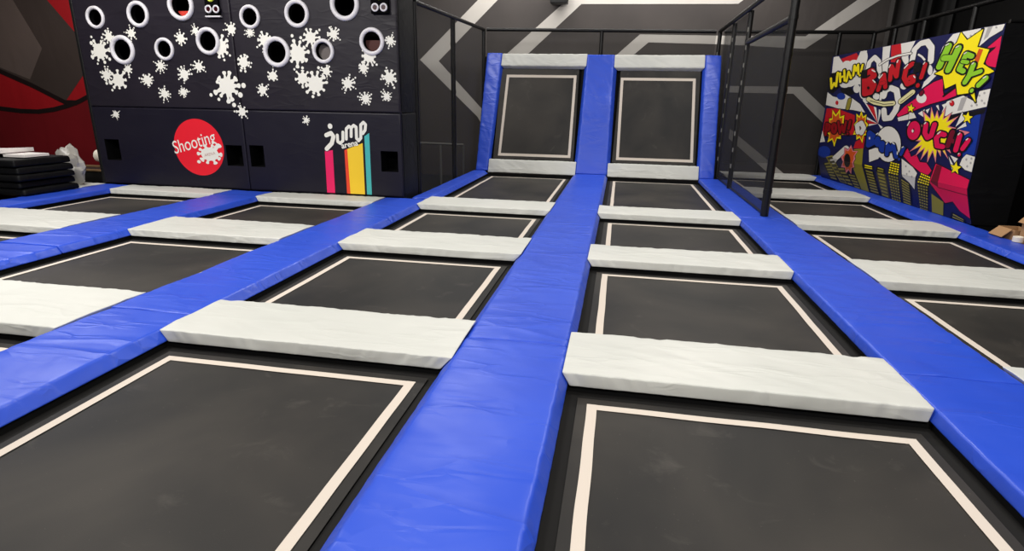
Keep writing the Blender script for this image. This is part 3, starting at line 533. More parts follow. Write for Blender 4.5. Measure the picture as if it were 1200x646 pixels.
('s',7,'R',0.098,0.043,[(3.372,2.023),(3.262,1.738),(3.051,1.763),(2.97,1.871),(3.22,1.961),(3.027,2.023),(3.152,2.11),(3.328,2.077)]),
('s',6,'R',0.142,0.063,[(3.231,1.906),(3.156,1.793)]),
('s',8,'K',0.117,0.055,[(2.791,1.792),(2.693,2.028),(2.564,1.833)]),
('s',9,'R',0.068,0.032,[(2.791,1.792),(2.693,2.028),(2.564,1.833)]),
('s',9,'K',0.068,0.032,[(2.741,1.891),(2.631,1.901)]),
('s',10,'R',0.057,0.027,[(2.741,1.891),(2.631,1.901)]),
('s',8,'K',0.108,0.053,[(2.453,1.94),(2.49,2.147),(2.271,1.984),(2.288,2.203)]),
('s',9,'R',0.064,0.031,[(2.453,1.94),(2.49,2.147),(2.271,1.984),(2.288,2.203)]),
('s',8,'K',0.113,0.058,[(1.872,2.141),(2.021,2.089),(2.032,1.955),(1.899,1.859),(1.756,1.89),(1.781,1.957),(1.86,1.948)]),
('s',9,'R',0.069,0.035,[(1.872,2.141),(2.021,2.089),(2.032,1.955),(1.899,1.859),(1.756,1.89),(1.781,1.957),(1.86,1.948)]),
('s',8,'K',0.093,0.047,[(1.512,2.113),(1.557,1.936)]),
('s',9,'R',0.052,0.026,[(1.512,2.113),(1.557,1.936)]),
('s',8,'K',0.089,0.045,[(1.61,1.838),(1.606,1.826)]),
('s',9,'R',0.051,0.025,[(1.61,1.838),(1.606,1.826)]),
('s',11,'W',0.021,0.009,[(3.126,2.122),(3.008,2.089)]),
('s',11,'W',0.021,0.010,[(3.032,1.955),(2.942,1.918)]),
('s',11,'W',0.020,0.009,[(2.816,1.974),(2.737,2.03)]),
('s',11,'W',0.019,0.009,[(2.552,2.131),(2.525,2.168)]),
('s',11,'W',0.019,0.009,[(2.323,2.193),(2.309,2.223)]),
('s',11,'W',0.017,0.009,[(2.071,2.092),(1.992,2.142)]),
('s',11,'W',0.015,0.008,[(1.559,2.121),(1.534,2.143)]),
('s',11,'W',0.016,0.008,[(1.762,1.968),(1.717,1.943)]),
('p',10,'K',[(3.109,1.833),(3.109,1.824),(3.116,1.816),(3.129,1.811),(3.146,1.809),(3.165,1.812),(3.183,1.817),(3.196,1.826),(3.204,1.836),(3.204,1.845),(3.197,1.853),(3.183,1.858),(3.166,1.86),(3.147,1.857),(3.129,1.851),(3.116,1.843)]),
('p',11,'K',[(3.53,2.136),(3.304,2.139),(3.266,1.998),(3.494,2.0)]),
('p',11,'K',[(1.829,2.15),(1.638,2.155),(1.608,2.014),(1.791,2.017)]),
('s',6,'K',0.113,0.044,[(4.847,2.053),(4.744,1.865),(4.657,1.958),(4.54,1.899),(4.555,2.143)]),
('s',7,'Y',0.054,0.021,[(4.847,2.053),(4.744,1.865),(4.657,1.958),(4.54,1.899),(4.555,2.143)]),
('s',6,'K',0.108,0.042,[(4.444,2.13),(4.371,1.972)]),
('s',7,'Y',0.051,0.020,[(4.444,2.13),(4.371,1.972)]),
('s',6,'K',0.104,0.042,[(4.269,2.175),(4.182,1.989)]),
('s',7,'Y',0.049,0.020,[(4.269,2.175),(4.182,1.989)]),
('s',7,'Y',0.046,0.019,[(4.413,2.051),(4.23,2.074)]),
('s',6,'K',0.092,0.037,[(4.096,1.971),(4.071,2.142),(3.916,2.024)]),
('s',7,'Y',0.044,0.018,[(4.096,1.971),(4.071,2.142),(3.916,2.024)]),
('s',6,'K',0.091,0.039,[(3.843,2.065),(3.856,2.233),(3.751,2.141),(3.71,2.239),(3.64,2.085)]),
('s',7,'Y',0.045,0.019,[(3.843,2.065),(3.856,2.233),(3.751,2.141),(3.71,2.239),(3.64,2.085)]),
('s',6,'K',0.085,0.036,[(3.529,2.228),(3.548,2.123)]),
('s',7,'Y',0.041,0.017,[(3.529,2.228),(3.548,2.123)]),
('s',6,'K',0.077,0.033,[(3.574,2.06),(3.574,2.053)]),
('s',7,'Y',0.037,0.016,[(3.574,2.06),(3.574,2.053)]),
('p',1,'R',[(4.849,1.483),(4.39,1.487),(3.525,1.376),(3.429,1.038),(4.894,0.928)]),
('p',3,'K',[(4.555,1.477),(4.344,1.383),(4.186,1.496),(4.124,1.35),(3.937,1.381),(3.922,1.249),(3.638,1.212),(3.864,1.116),(3.785,1.011),(3.968,1.008),(3.914,0.921),(4.116,0.919),(4.186,0.757),(4.346,0.883),(4.561,0.816),(4.528,0.968),(4.693,0.998),(4.639,1.095),(4.855,1.172),(4.628,1.205),(4.671,1.302),(4.518,1.314)]),
('p',4,'Y',[(4.543,1.462),(4.341,1.367),(4.19,1.481),(4.135,1.335),(3.955,1.368),(3.95,1.239),(3.672,1.208),(3.902,1.116),(3.818,1.018),(3.997,1.019),(3.937,0.933),(4.129,0.934),(4.19,0.773),(4.342,0.899),(4.547,0.831),(4.506,0.982),(4.66,1.008),(4.597,1.098),(4.811,1.168),(4.591,1.196),(4.643,1.289),(4.5,1.299)]),
('p',5,'O',[(4.491,1.393),(4.333,1.332),(4.209,1.41),(4.156,1.305),(4.019,1.32),(3.997,1.223),(3.789,1.192),(3.955,1.117),(3.909,1.038),(4.038,1.033),(4.006,0.97),(4.151,0.961),(4.21,0.843),(4.334,0.931),(4.494,0.891),(4.474,1.002),(4.584,1.031),(4.552,1.102),(4.703,1.159),(4.547,1.186),(4.57,1.255),(4.469,1.273)]),
('s',6,'K',0.111,0.043,[(4.69,0.973),(4.71,1.188),(4.55,1.161),(4.56,1.079),(4.658,1.058)]),
('s',7,'T',0.062,0.024,[(4.69,0.973),(4.71,1.188),(4.55,1.161),(4.56,1.079),(4.658,1.058)]),
('s',6,'K',0.112,0.044,[(4.236,1.117),(4.235,1.07),(4.267,1.039),(4.321,1.036),(4.377,1.063),(4.413,1.109),(4.414,1.157),(4.381,1.187),(4.326,1.189),(4.271,1.162),(4.236,1.117)]),
('s',7,'T',0.065,0.026,[(4.236,1.117),(4.235,1.07),(4.267,1.039),(4.321,1.036),(4.377,1.063),(4.413,1.109),(4.414,1.157),(4.381,1.187),(4.326,1.189),(4.271,1.162),(4.236,1.117)]),
('s',6,'K',0.096,0.040,[(4.173,1.238),(4.017,1.039),(3.977,1.182),(3.854,1.063),(3.833,1.248)]),
('s',7,'T',0.052,0.022,[(4.173,1.238),(4.017,1.039),(3.977,1.182),(3.854,1.063),(3.833,1.248)]),
('s',6,'K',0.091,0.039,[(3.659,1.269),(3.678,1.132)]),
('s',7,'T',0.050,0.021,[(3.659,1.269),(3.678,1.132)]),
('s',6,'K',0.085,0.036,[(3.682,1.048),(3.683,1.04)]),
('s',7,'T',0.043,0.018,[(3.682,1.048),(3.683,1.04)]),
('p',3,'K',[(3.48,1.418),(3.336,1.371),(3.286,1.465),(3.183,1.369),(3.062,1.41),(3.048,1.288),(2.92,1.238),(2.979,1.155),(2.889,1.057),(3.028,1.032),(3.036,0.902),(3.177,0.992),(3.298,0.945),(3.34,1.038),(3.479,1.027),(3.427,1.136),(3.524,1.217),(3.424,1.283)]),
('p',4,'Y',[(3.467,1.407),(3.329,1.36),(3.283,1.453),(3.185,1.358),(3.068,1.399),(3.062,1.279),(2.942,1.233),(3.004,1.158),(2.909,1.065),(3.041,1.042),(3.043,0.913),(3.179,1.003),(3.293,0.956),(3.33,1.048),(3.463,1.036),(3.403,1.141),(3.497,1.214),(3.405,1.274)]),
('p',5,'O',[(3.416,1.361),(3.309,1.33),(3.269,1.399),(3.19,1.328),(3.097,1.356),(3.086,1.262),(2.995,1.223),(3.038,1.161),(2.968,1.087),(3.069,1.065),(3.077,0.966),(3.185,1.033),(3.277,1.002),(3.31,1.071),(3.411,1.066),(3.371,1.148),(3.438,1.207),(3.372,1.258)]),
('s',6,'K',0.108,0.049,[(3.277,1.09),(3.355,1.204),(3.206,1.253),(3.077,1.171),(3.141,1.082)]),
('s',7,'W',0.083,0.038,[(3.277,1.09),(3.355,1.204),(3.206,1.253),(3.077,1.171),(3.141,1.082)]),
('p',1,'W',[(4.937,0.806),(4.897,1.047),(4.681,0.839)]),
('p',2,'B',[(4.333,0.664),(4.339,0.62),(4.391,0.578),(4.487,0.544),(4.62,0.523),(4.749,0.521),(4.853,0.538),(4.931,0.57),(4.945,0.613),(4.945,0.66),(4.91,0.704),(4.812,0.737),(4.691,0.754),(4.565,0.754),(4.454,0.737),(4.373,0.705)]),
('s',2,'K',0.144,0.061,[(4.203,0.495),(3.651,0.781)]),
('s',3,'W',0.121,0.051,[(4.203,0.495),(3.651,0.781)]),
('p',4,'K',[(3.74,0.799),(3.568,0.775),(3.463,0.864),(3.341,0.769),(3.143,0.78),(3.235,0.684),(3.185,0.638),(3.241,0.567),(3.214,0.477),(3.341,0.451),(3.408,0.333),(3.501,0.393),(3.638,0.322),(3.668,0.423),(3.849,0.411),(3.728,0.533),(3.833,0.612),(3.71,0.68)]),
('p',5,'S',[(3.729,0.791),(3.563,0.766),(3.463,0.855),(3.347,0.76),(3.155,0.773),(3.25,0.678),(3.204,0.635),(3.26,0.57),(3.225,0.483),(3.346,0.459),(3.409,0.342),(3.498,0.403),(3.631,0.332),(3.655,0.433),(3.83,0.42),(3.705,0.539),(3.811,0.611),(3.694,0.675)]),
('p',6,'O',[(3.676,0.748),(3.54,0.739),(3.446,0.811),(3.36,0.742),(3.215,0.754),(3.292,0.671),(3.27,0.629),(3.305,0.564),(3.297,0.476),(3.38,0.468),(3.431,0.385),(3.504,0.431),(3.616,0.38),(3.624,0.46),(3.74,0.461),(3.654,0.554),(3.737,0.618),(3.654,0.664)]),
('p',7,'K',[(3.385,0.588),(3.383,0.542),(3.426,0.498),(3.48,0.466),(3.538,0.451),(3.59,0.455),(3.629,0.477),(3.647,0.516),(3.652,0.563),(3.66,0.61),(3.645,0.652),(3.611,0.682),(3.563,0.695),(3.508,0.69),(3.455,0.668),(3.412,0.632)]),
('p',1,'R',[(3.316,0.925),(2.991,1.032),(2.979,0.831),(3.372,0.802)]),
('p',2,'K',[(1.754,0.985),(1.741,0.914),(1.754,0.845),(1.794,0.783),(1.858,0.732),(1.943,0.695),(2.044,0.675),(2.155,0.674),(2.267,0.693),(2.375,0.731),(2.468,0.786),(2.54,0.854),(2.584,0.929),(2.598,1.008),(2.58,1.082),(2.532,1.146),(2.458,1.197),(2.365,1.23),(2.258,1.244),(2.147,1.238),(2.039,1.214),(1.94,1.173),(1.857,1.119),(1.794,1.055)]),
('p',3,'W',[(1.781,0.983),(1.768,0.916),(1.78,0.85),(1.817,0.792),(1.877,0.743),(1.956,0.709),(2.05,0.69),(2.153,0.69),(2.258,0.708),(2.357,0.744),(2.444,0.796),(2.511,0.86),(2.552,0.932),(2.566,1.005),(2.55,1.075),(2.506,1.136),(2.438,1.184),(2.351,1.215),(2.253,1.228),(2.149,1.223),(2.048,1.2),(1.956,1.161),(1.878,1.11),(1.818,1.05)]),
('s',2,'K',0.017,0.008,[(2.679,0.626),(2.767,0.818),(2.451,0.897),(2.38,0.711),(2.679,0.626)]),
('p',3,'W',[(2.679,0.626),(2.767,0.818),(2.451,0.897),(2.38,0.711)]),
('p',4,'W',[(2.669,0.642),(2.747,0.805),(2.339,0.905),(2.335,0.742)]),
('s',5,'K',0.129,0.059,[(2.814,0.9),(2.845,1.103),(2.692,1.062),(2.745,1.003),(2.636,0.954),(2.812,0.893)]),
('s',6,'B',0.083,0.038,[(2.814,0.9),(2.845,1.103),(2.692,1.062),(2.745,1.003),(2.636,0.954),(2.812,0.893)]),
('p',8,'W',[(2.775,1.015),(2.774,1.007),(2.777,0.999),(2.784,0.994),(2.793,0.992),(2.804,0.993),(2.815,0.997),(2.824,1.004),(2.829,1.012),(2.83,1.021),(2.827,1.028),(2.82,1.034),(2.81,1.036),(2.799,1.035),(2.789,1.031),(2.78,1.024)]),
('s',5,'K',0.102,0.047,[(2.47,0.978),(2.467,0.938),(2.489,0.919),(2.524,0.934),(2.551,0.973),(2.554,1.014),(2.532,1.032),(2.497,1.017),(2.47,0.978)]),
('s',6,'B',0.064,0.030,[(2.47,0.978),(2.467,0.938),(2.489,0.919),(2.524,0.934),(2.551,0.973),(2.554,1.014),(2.532,1.032),(2.497,1.017),(2.47,0.978)]),
('s',5,'K',0.102,0.050,[(2.276,0.91),(2.274,0.866),(2.303,0.846),(2.344,0.861),(2.375,0.903),(2.377,0.947),(2.349,0.967),(2.307,0.952),(2.276,0.91)]),
('s',6,'B',0.066,0.032,[(2.276,0.91),(2.274,0.866),(2.303,0.846),(2.344,0.861),(2.375,0.903),(2.377,0.947),(2.349,0.967),(2.307,0.952),(2.276,0.91)]),
('s',7,'K',0.097,0.047,[(2.132,0.8),(2.162,0.951),(2.051,0.873),(1.989,0.956),(1.835,0.786)]),
('s',8,'B',0.060,0.029,[(2.132,0.8),(2.162,0.951),(2.051,0.873),(1.989,0.956),(1.835,0.786)]),
('s',7,'K',0.077,0.038,[(1.664,0.935),(1.713,0.835)]),
('s',8,'B',0.046,0.023,[(1.664,0.935),(1.713,0.835)]),
('s',7,'K',0.065,0.033,[(1.736,0.763),(1.737,0.757)]),
('s',8,'B',0.037,0.019,[(1.736,0.763),(1.737,0.757)]),
('s',9,'W',0.017,0.008,[(2.582,1.088),(2.533,1.111)]),
('s',9,'W',0.017,0.008,[(2.382,1.018),(2.329,1.027)]),
('s',9,'W',0.016,0.008,[(2.204,0.955),(2.174,0.984)]),
('s',9,'W',0.015,0.008,[(2.014,0.987),(1.956,0.972)]),
('s',9,'W',0.014,0.007,[(1.714,0.937),(1.682,0.952)]),
('s',9,'W',0.015,0.007,[(1.825,0.865),(1.811,0.827)]),
('s',2,'K',0.018,0.011,[(0.784,0.787),(0.638,0.768),(0.011,0.665),(0.022,0.472),(-0.041,0.184),(0.211,0.246),(0.343,0.345),(0.522,0.294),(0.846,0.523),(0.784,0.787)]),
('p',3,'P',[(0.784,0.787),(0.638,0.768),(0.011,0.665),(0.022,0.472),(0.005,0.184),(0.211,0.246),(0.343,0.345),(0.522,0.294),(0.846,0.523)]),
('s',4,'D',0.008,0.005,[(0.638,0.768),(0.658,0.485),(0.022,0.472)]),
('p',3,'D',[(0.761,0.778),(0.638,0.768),(0.657,0.487),(0.823,0.532)]),
('s',1,'K',0.017,0.009,[(1.678,0.775),(1.331,0.683),(1.19,0.613),(1.272,0.369),(1.396,0.451),(1.576,0.517),(1.678,0.775)]),
('p',2,'W',[(1.678,0.775),(1.331,0.683),(1.19,0.613),(1.272,0.369),(1.396,0.451),(1.576,0.517)]),
('p',3,'E',[(1.495,0.678),(1.498,0.667),(1.512,0.66),(1.531,0.663),(1.542,0.674),(1.539,0.685),(1.524,0.692),(1.506,0.689)]),
('p',3,'E',[(1.376,0.616),(1.379,0.604),(1.393,0.598),(1.411,0.601),(1.422,0.611),(1.419,0.623),(1.405,0.629),(1.387,0.626)]),
('p',3,'E',[(1.431,0.572),(1.434,0.56),(1.449,0.554),(1.467,0.556),(1.478,0.567),(1.475,0.579),(1.46,0.585),(1.442,0.582)]),
('p',3,'E',[(1.283,0.552),(1.291,0.54),(1.308,0.533),(1.324,0.536),(1.329,0.547),(1.325,0.559),(1.311,0.565),(1.293,0.562)]),
('p',2,'K',[(4.705,0.414),(4.332,0.483),(4.042,0.138),(4.456,0.136)]),
('p',3,'V',[(4.641,0.411),(4.371,0.459),(4.345,0.428),(4.617,0.385)]),
('p',3,'V',[(4.598,0.363),(4.323,0.403),(4.297,0.372),(4.574,0.336)]),
('p',3,'V',[(4.555,0.315),(4.275,0.346),(4.249,0.315),(4.532,0.288)]),
('p',3,'V',[(4.512,0.267),(4.227,0.29),(4.201,0.26),(4.489,0.241)]),
('p',3,'V',[(4.47,0.219),(4.18,0.235),(4.154,0.204),(4.447,0.193)]),
('p',3,'V',[(4.428,0.172),(4.133,0.179),(4.107,0.149),(4.405,0.146)]),
('p',2,'V',[(4.523,0.548),(4.207,0.609),(3.657,0.132),(3.964,0.132)]),
('p',3,'A',[(4.45,0.542),(4.218,0.584),(4.151,0.548),(4.406,0.507)]),
('p',3,'A',[(4.369,0.479),(4.117,0.517),(4.076,0.479),(4.325,0.445)]),
('p',3,'A',[(4.289,0.417),(4.043,0.449),(4.002,0.411),(4.246,0.383)]),
('p',3,'A',[(4.21,0.356),(3.969,0.381),(3.929,0.344),(4.167,0.323)]),
('p',3,'A',[(4.132,0.295),(3.896,0.314),(3.856,0.277),(4.089,0.262)]),
('p',3,'A',[(4.054,0.235),(3.824,0.247),(3.785,0.211),(4.012,0.203)]),
('p',3,'A',[(3.977,0.176),(3.752,0.181),(3.713,0.145),(3.936,0.144)]),
('p',2,'K',[(4.075,0.394),(3.672,0.437),(3.368,0.124),(3.624,0.121)]),
('p',3,'V',[(3.995,0.386),(3.71,0.415),(3.674,0.381),(3.946,0.355)]),
('p',3,'V',[(3.907,0.329),(3.645,0.353),(3.609,0.319),(3.859,0.298)]),
('p',3,'V',[(3.82,0.273),(3.58,0.291),(3.544,0.257),(3.773,0.242)]),
('p',3,'V',[(3.734,0.217),(3.515,0.23),(3.48,0.196),(3.688,0.187)]),
('p',3,'V',[(3.65,0.162),(3.451,0.169),(3.416,0.136),(3.604,0.132)]),
('p',2,'K',[(3.593,0.336),(3.231,0.348),(3.063,0.112),(3.373,0.112)]),
('p',3,'V',[(3.53,0.326),(3.272,0.334),(3.252,0.307),(3.506,0.301)]),
('p',3,'V',[(3.487,0.28),(3.236,0.286),(3.217,0.259),(3.464,0.254)]),
('p',3,'V',[(3.445,0.234),(3.201,0.238),(3.182,0.211),(3.421,0.208)]),
('p',3,'V',[(3.402,0.188),(3.166,0.19),(3.147,0.163),(3.379,0.162)]),
('p',3,'V',[(3.36,0.142),(3.132,0.142),(3.113,0.116),(3.337,0.117)]),
('p',3,'U',[(3.332,0.789),(2.979,0.831),(2.913,0.516),(3.324,0.503)]),
('p',3,'U',[(3.324,0.503),(2.913,0.516),(2.773,0.112),(3.066,0.112)]),
('p',2,'K',[(2.882,0.577),(2.505,0.573),(2.505,0.517),(2.884,0.505)]),
('p',3,'Y',[(2.824,0.568),(2.554,0.567),(2.548,0.551),(2.817,0.55)]),
('p',3,'Y',[(2.822,0.533),(2.551,0.538),(2.555,0.521),(2.827,0.514)]),
('p',2,'K',[(2.855,0.493),(2.513,0.488),(2.35,0.112),(2.746,0.112)]),
('p',3,'V',[(2.802,0.481),(2.555,0.477),(2.546,0.452),(2.795,0.456)]),
('p',3,'V',[(2.789,0.435),(2.538,0.432),(2.528,0.407),(2.782,0.41)]),
('p',3,'V',[(2.776,0.389),(2.52,0.387),(2.511,0.362),(2.769,0.364)]),
('p',3,'V',[(2.763,0.343),(2.503,0.341),(2.494,0.316),(2.756,0.318)]),
('p',3,'V',[(2.75,0.297),(2.486,0.296),(2.476,0.271),(2.743,0.272)]),
('p',3,'V',[(2.737,0.251),(2.469,0.251),(2.459,0.226),(2.73,0.226)]),
('p',3,'V',[(2.724,0.205),(2.451,0.206),(2.442,0.181),(2.717,0.18)]),
('p',3,'V',[(2.711,0.159),(2.434,0.16),(2.425,0.136),(2.704,0.134)]),
('p',3,'V',[(2.698,0.114),(2.417,0.115),(2.407,0.112),(2.691,0.112)]),
('p',2,'K',[(2.391,0.585),(2.129,0.572),(2.132,0.504),(2.421,0.498)]),
('p',3,'U',[(2.353,0.573),(2.162,0.565),(2.158,0.546),(2.351,0.551)]),
('p',3,'U',[(2.361,0.531),(2.163,0.53),(2.169,0.51),(2.374,0.508)]),
('p',2,'A',[(2.421,0.498),(2.107,0.493),(2.046,0.112),(2.325,0.112)]),
('p',3,'V',[(2.373,0.484),(2.147,0.48),(2.143,0.45),(2.366,0.454)]),
('p',3,'V',[(2.361,0.43),(2.139,0.426),(2.135,0.396),(2.355,0.4)]),
('p',3,'V',[(2.35,0.376),(2.131,0.371),(2.126,0.341),(2.344,0.346)]),
('p',3,'V',[(2.339,0.321),(2.123,0.317),(2.118,0.286),(2.333,0.292)]),
('p',3,'V',[(2.328,0.267),(2.115,0.262),(2.11,0.232),(2.321,0.237)]),
('p',3,'V',[(2.316,0.213),(2.106,0.207),(2.102,0.177),(2.31,0.183)]),
('p',3,'V',[(2.305,0.159),(2.098,0.152),(2.094,0.122),(2.299,0.129)]),
('p',3,'V',[(2.294,0.112),(2.09,0.112),(2.086,0.112),(2.288,0.112)]),
('p',2,'K',[(1.988,0.707),(1.699,0.696),(1.703,0.515),(2.018,0.517)]),
('p',3,'Y',[(1.978,0.697),(1.925,0.695),(1.925,0.675),(1.979,0.676)]),
('p',3,'Y',[(1.904,0.694),(1.851,0.692),(1.851,0.672),(1.904,0.674)]),
('p',3,'Y',[(1.831,0.692),(1.779,0.69),(1.778,0.67),(1.831,0.672)]),
('p',3,'Y',[(1.759,0.689),(1.708,0.687),(1.706,0.668),(1.758,0.669)]),
('p',3,'Y',[(1.98,0.66),(1.926,0.658),(1.926,0.638),(1.981,0.639)]),
('p',3,'Y',[(1.905,0.657),(1.851,0.656),(1.851,0.636),(1.905,0.637)]),
('p',3,'Y',[(1.83,0.655),(1.777,0.654),(1.776,0.634),(1.83,0.635)]),
('p',3,'Y',[(1.757,0.653),(1.705,0.651),(1.703,0.632),(1.756,0.633)]),
('p',3,'Y',[(1.982,0.622),(1.927,0.621),(1.927,0.6),(1.983,0.602)]),
('p',3,'Y',[(1.905,0.62),(1.85,0.619),(1.85,0.599),(1.905,0.6)]),
('p',3,'Y',[(1.829,0.619),(1.775,0.617),(1.774,0.597),(1.829,0.598)]),
('p',3,'Y',[(1.755,0.617),(1.702,0.616),(1.7,0.596),(1.753,0.597)]),
('p',3,'Y',[(1.984,0.585),(1.927,0.584),(1.928,0.563),(1.985,0.564)]),
('p',3,'Y',[(1.906,0.583),(1.85,0.582),(1.85,0.562),(1.906,0.563)]),
('p',3,'Y',[(1.828,0.582),(1.773,0.581),(1.772,0.561),(1.828,0.562)]),
('p',3,'Y',[(1.752,0.581),(1.698,0.58),(1.697,0.56),(1.751,0.561)]),
('p',3,'Y',[(1.988,0.547),(1.93,0.546),(1.944,0.524),(2.002,0.525)]),
('p',3,'Y',[(1.908,0.546),(1.852,0.545),(1.864,0.524),(1.921,0.524)]),
('p',3,'Y',[(1.83,0.545),(1.775,0.544),(1.786,0.523),(1.842,0.523)]),
('p',3,'Y',[(1.754,0.544),(1.699,0.543),(1.71,0.522),(1.765,0.523)]),
('p',2,'K',[(2.022,0.503),(1.706,0.501),(1.701,0.112),(1.989,0.112)]),
('p',3,'V',[(2.009,0.492),(1.951,0.492),(1.95,0.468),(2.008,0.468)]),
('p',3,'V',[(1.929,0.492),(1.872,0.491),(1.87,0.467),(1.927,0.468)]),
('p',3,'V',[(1.849,0.491),(1.793,0.491),(1.792,0.467),(1.849,0.467)]),
('p',3,'V',[(1.771,0.491),(1.716,0.49),(1.716,0.466),(1.771,0.467)]),
('p',3,'V',[(2.006,0.449),(1.949,0.448),(1.947,0.424),(2.005,0.425)]),
('p',3,'V',[(1.926,0.448),(1.87,0.448),(1.869,0.424),(1.925,0.424)]),
('p',3,'V',[(1.848,0.448),(1.792,0.447),(1.791,0.423),(1.847,0.423)]),
('p',3,'V',[(1.77,0.447),(1.716,0.447),(1.715,0.422),(1.77,0.423)]),
('p',3,'V',[(2.003,0.405),(1.946,0.404),(1.945,0.38),(2.001,0.381)]),
('p',3,'V',[(1.924,0.404),(1.868,0.404),(1.867,0.38),(1.923,0.38)]),
('p',3,'V',[(1.846,0.404),(1.791,0.403),(1.79,0.379),(1.845,0.38)]),
('p',3,'V',[(1.769,0.403),(1.715,0.403),(1.715,0.378),(1.769,0.379)]),
('p',3,'V',[(2.0,0.361),(1.943,0.361),(1.942,0.336),(1.998,0.337)]),
('p',3,'V',[(1.921,0.36),(1.866,0.36),(1.865,0.336),(1.92,0.336)]),
('p',3,'V',[(1.844,0.36),(1.789,0.359),(1.789,0.335),(1.843,0.336)]),
('p',3,'V',[(1.768,0.359),(1.714,0.359),(1.714,0.334),(1.768,0.335)]),
('p',3,'V',[(1.997,0.317),(1.941,0.317),(1.939,0.293),(1.995,0.293)]),
('p',3,'V',[(1.919,0.316),(1.864,0.316),(1.863,0.292),(1.918,0.292)]),
('p',3,'V',[(1.843,0.316),(1.788,0.315),(1.788,0.291),(1.842,0.291)]),
('p',3,'V',[(1.767,0.315),(1.714,0.314),(1.714,0.29),(1.767,0.291)]),
('p',3,'V',[(1.994,0.273),(1.938,0.273),(1.937,0.248),(1.992,0.249)]),
('p',3,'V',[(1.917,0.272),(1.862,0.272),(1.861,0.248),(1.915,0.248)]),
('p',3,'V',[(1.841,0.272),(1.787,0.271),(1.786,0.247),(1.84,0.247)]),
('p',3,'V',[(1.766,0.271),(1.713,0.27),(1.713,0.246),(1.766,0.246)]),
('p',3,'V',[(1.99,0.229),(1.935,0.229),(1.934,0.204),(1.989,0.205)]),
('p',3,'V',[(1.914,0.228),(1.86,0.228),(1.859,0.203),(1.913,0.204)]),
('p',3,'V',[(1.839,0.227),(1.786,0.227),(1.785,0.202),(1.838,0.203)]),
('p',3,'V',[(1.765,0.227),(1.713,0.226),(1.712,0.201),(1.765,0.202)]),
('p',3,'V',[(1.987,0.185),(1.933,0.184),(1.931,0.16),(1.986,0.161)]),
('p',3,'V',[(1.912,0.184),(1.858,0.183),(1.857,0.159),(1.91,0.16)]),
('p',3,'V',[(1.837,0.183),(1.785,0.182),(1.784,0.158),(1.836,0.159)]),
('p',3,'V',[(1.764,0.182),(1.712,0.181),(1.712,0.157),(1.764,0.158)]),
('p',3,'V',[(1.984,0.141),(1.93,0.14),(1.929,0.116),(1.982,0.117)]),
('p',3,'V',[(1.909,0.14),(1.856,0.139),(1.855,0.115),(1.908,0.116)]),
('p',3,'V',[(1.836,0.139),(1.783,0.138),(1.783,0.113),(1.835,0.114)]),
('p',3,'V',[(1.763,0.138),(1.712,0.137),(1.711,0.112),(1.763,0.113)]),
('p',3,'V',[(1.981,0.112),(1.927,0.112),(1.926,0.112),(1.979,0.112)]),
('p',3,'V',[(1.907,0.112),(1.854,0.112),(1.853,0.112),(1.906,0.112)]),
('p',3,'V',[(1.834,0.112),(1.782,0.112),(1.781,0.112),(1.833,0.112)]),
('p',3,'V',[(1.762,0.112),(1.711,0.112),(1.711,0.112),(1.762,0.112)]),
('p',2,'K',[(1.656,0.494),(1.377,0.429),(1.378,0.112),(1.673,0.112)]),
('p',3,'V',[(1.617,0.475),(1.415,0.429),(1.415,0.409),(1.617,0.452)]),
('p',3,'V',[(1.618,0.434),(1.415,0.392),(1.416,0.372),(1.619,0.411)]),
('p',3,'V',[(1.619,0.392),(1.416,0.355),(1.416,0.335),(1.62,0.37)]),
('p',3,'V',[(1.621,0.351),(1.416,0.319),(1.416,0.299),(1.622,0.328)]),
('p',3,'V',[(1.622,0.31),(1.416,0.282),(1.417,0.262),(1.623,0.287)]),
('p',3,'V',[(1.624,0.268),(1.417,0.245),(1.417,0.225),(1.624,0.245)]),
('p',3,'V',[(1.625,0.227),(1.417,0.208),(1.417,0.188),(1.626,0.204)]),
('p',3,'V',[(1.627,0.185),(1.418,0.171),(1.418,0.151),(1.627,0.162)]),
('p',3,'V',[(1.628,0.143),(1.418,0.134),(1.418,0.114),(1.629,0.12)]),
('p',3,'V',[(1.629,0.112),(1.418,0.112),(1.419,0.112),(1.63,0.112)]),
('p',2,'K',[(1.088,0.637),(0.841,0.606),(0.876,0.472),(1.181,0.479)]),
('p',3,'Y',[(1.084,0.626),(1.047,0.622),(1.053,0.602),(1.091,0.606)]),
('p',3,'Y',[(1.033,0.62),(0.996,0.616),(1.0,0.597),(1.038,0.6)]),
('p',3,'Y',[(0.982,0.615),(0.946,0.61),(0.949,0.591),(0.986,0.595)]),
('p',3,'Y',[(0.932,0.609),(0.896,0.605),(0.897,0.586),(0.934,0.59)]),
('p',3,'Y',[(0.883,0.603),(0.847,0.599),(0.847,0.581),(0.883,0.585)]),
('p',3,'Y',[(1.097,0.589),(1.058,0.585),(1.064,0.565),(1.104,0.568)]),
('p',3,'Y',[(1.043,0.584),(1.004,0.58),(1.008,0.561),(1.048,0.564)]),
('p',3,'Y',[(0.989,0.579),(0.951,0.576),(0.953,0.557),(0.993,0.559)]),
('p',3,'Y',[(0.936,0.574),(0.898,0.571),(0.899,0.553),(0.938,0.555)]),
('p',3,'Y',[(0.884,0.57),(0.846,0.567),(0.846,0.549),(0.884,0.552)]),
('p',3,'Y',[(1.11,0.551),(1.07,0.548),(1.088,0.526),(1.129,0.528)]),
('p',3,'Y',[(1.055,0.547),(1.015,0.544),(1.031,0.523),(1.072,0.525)]),
('p',3,'Y',[(1.0,0.543),(0.961,0.54),(0.974,0.52),(1.015,0.522)]),
('p',3,'Y',[(0.946,0.539),(0.907,0.537),(0.919,0.517),(0.959,0.519)]),
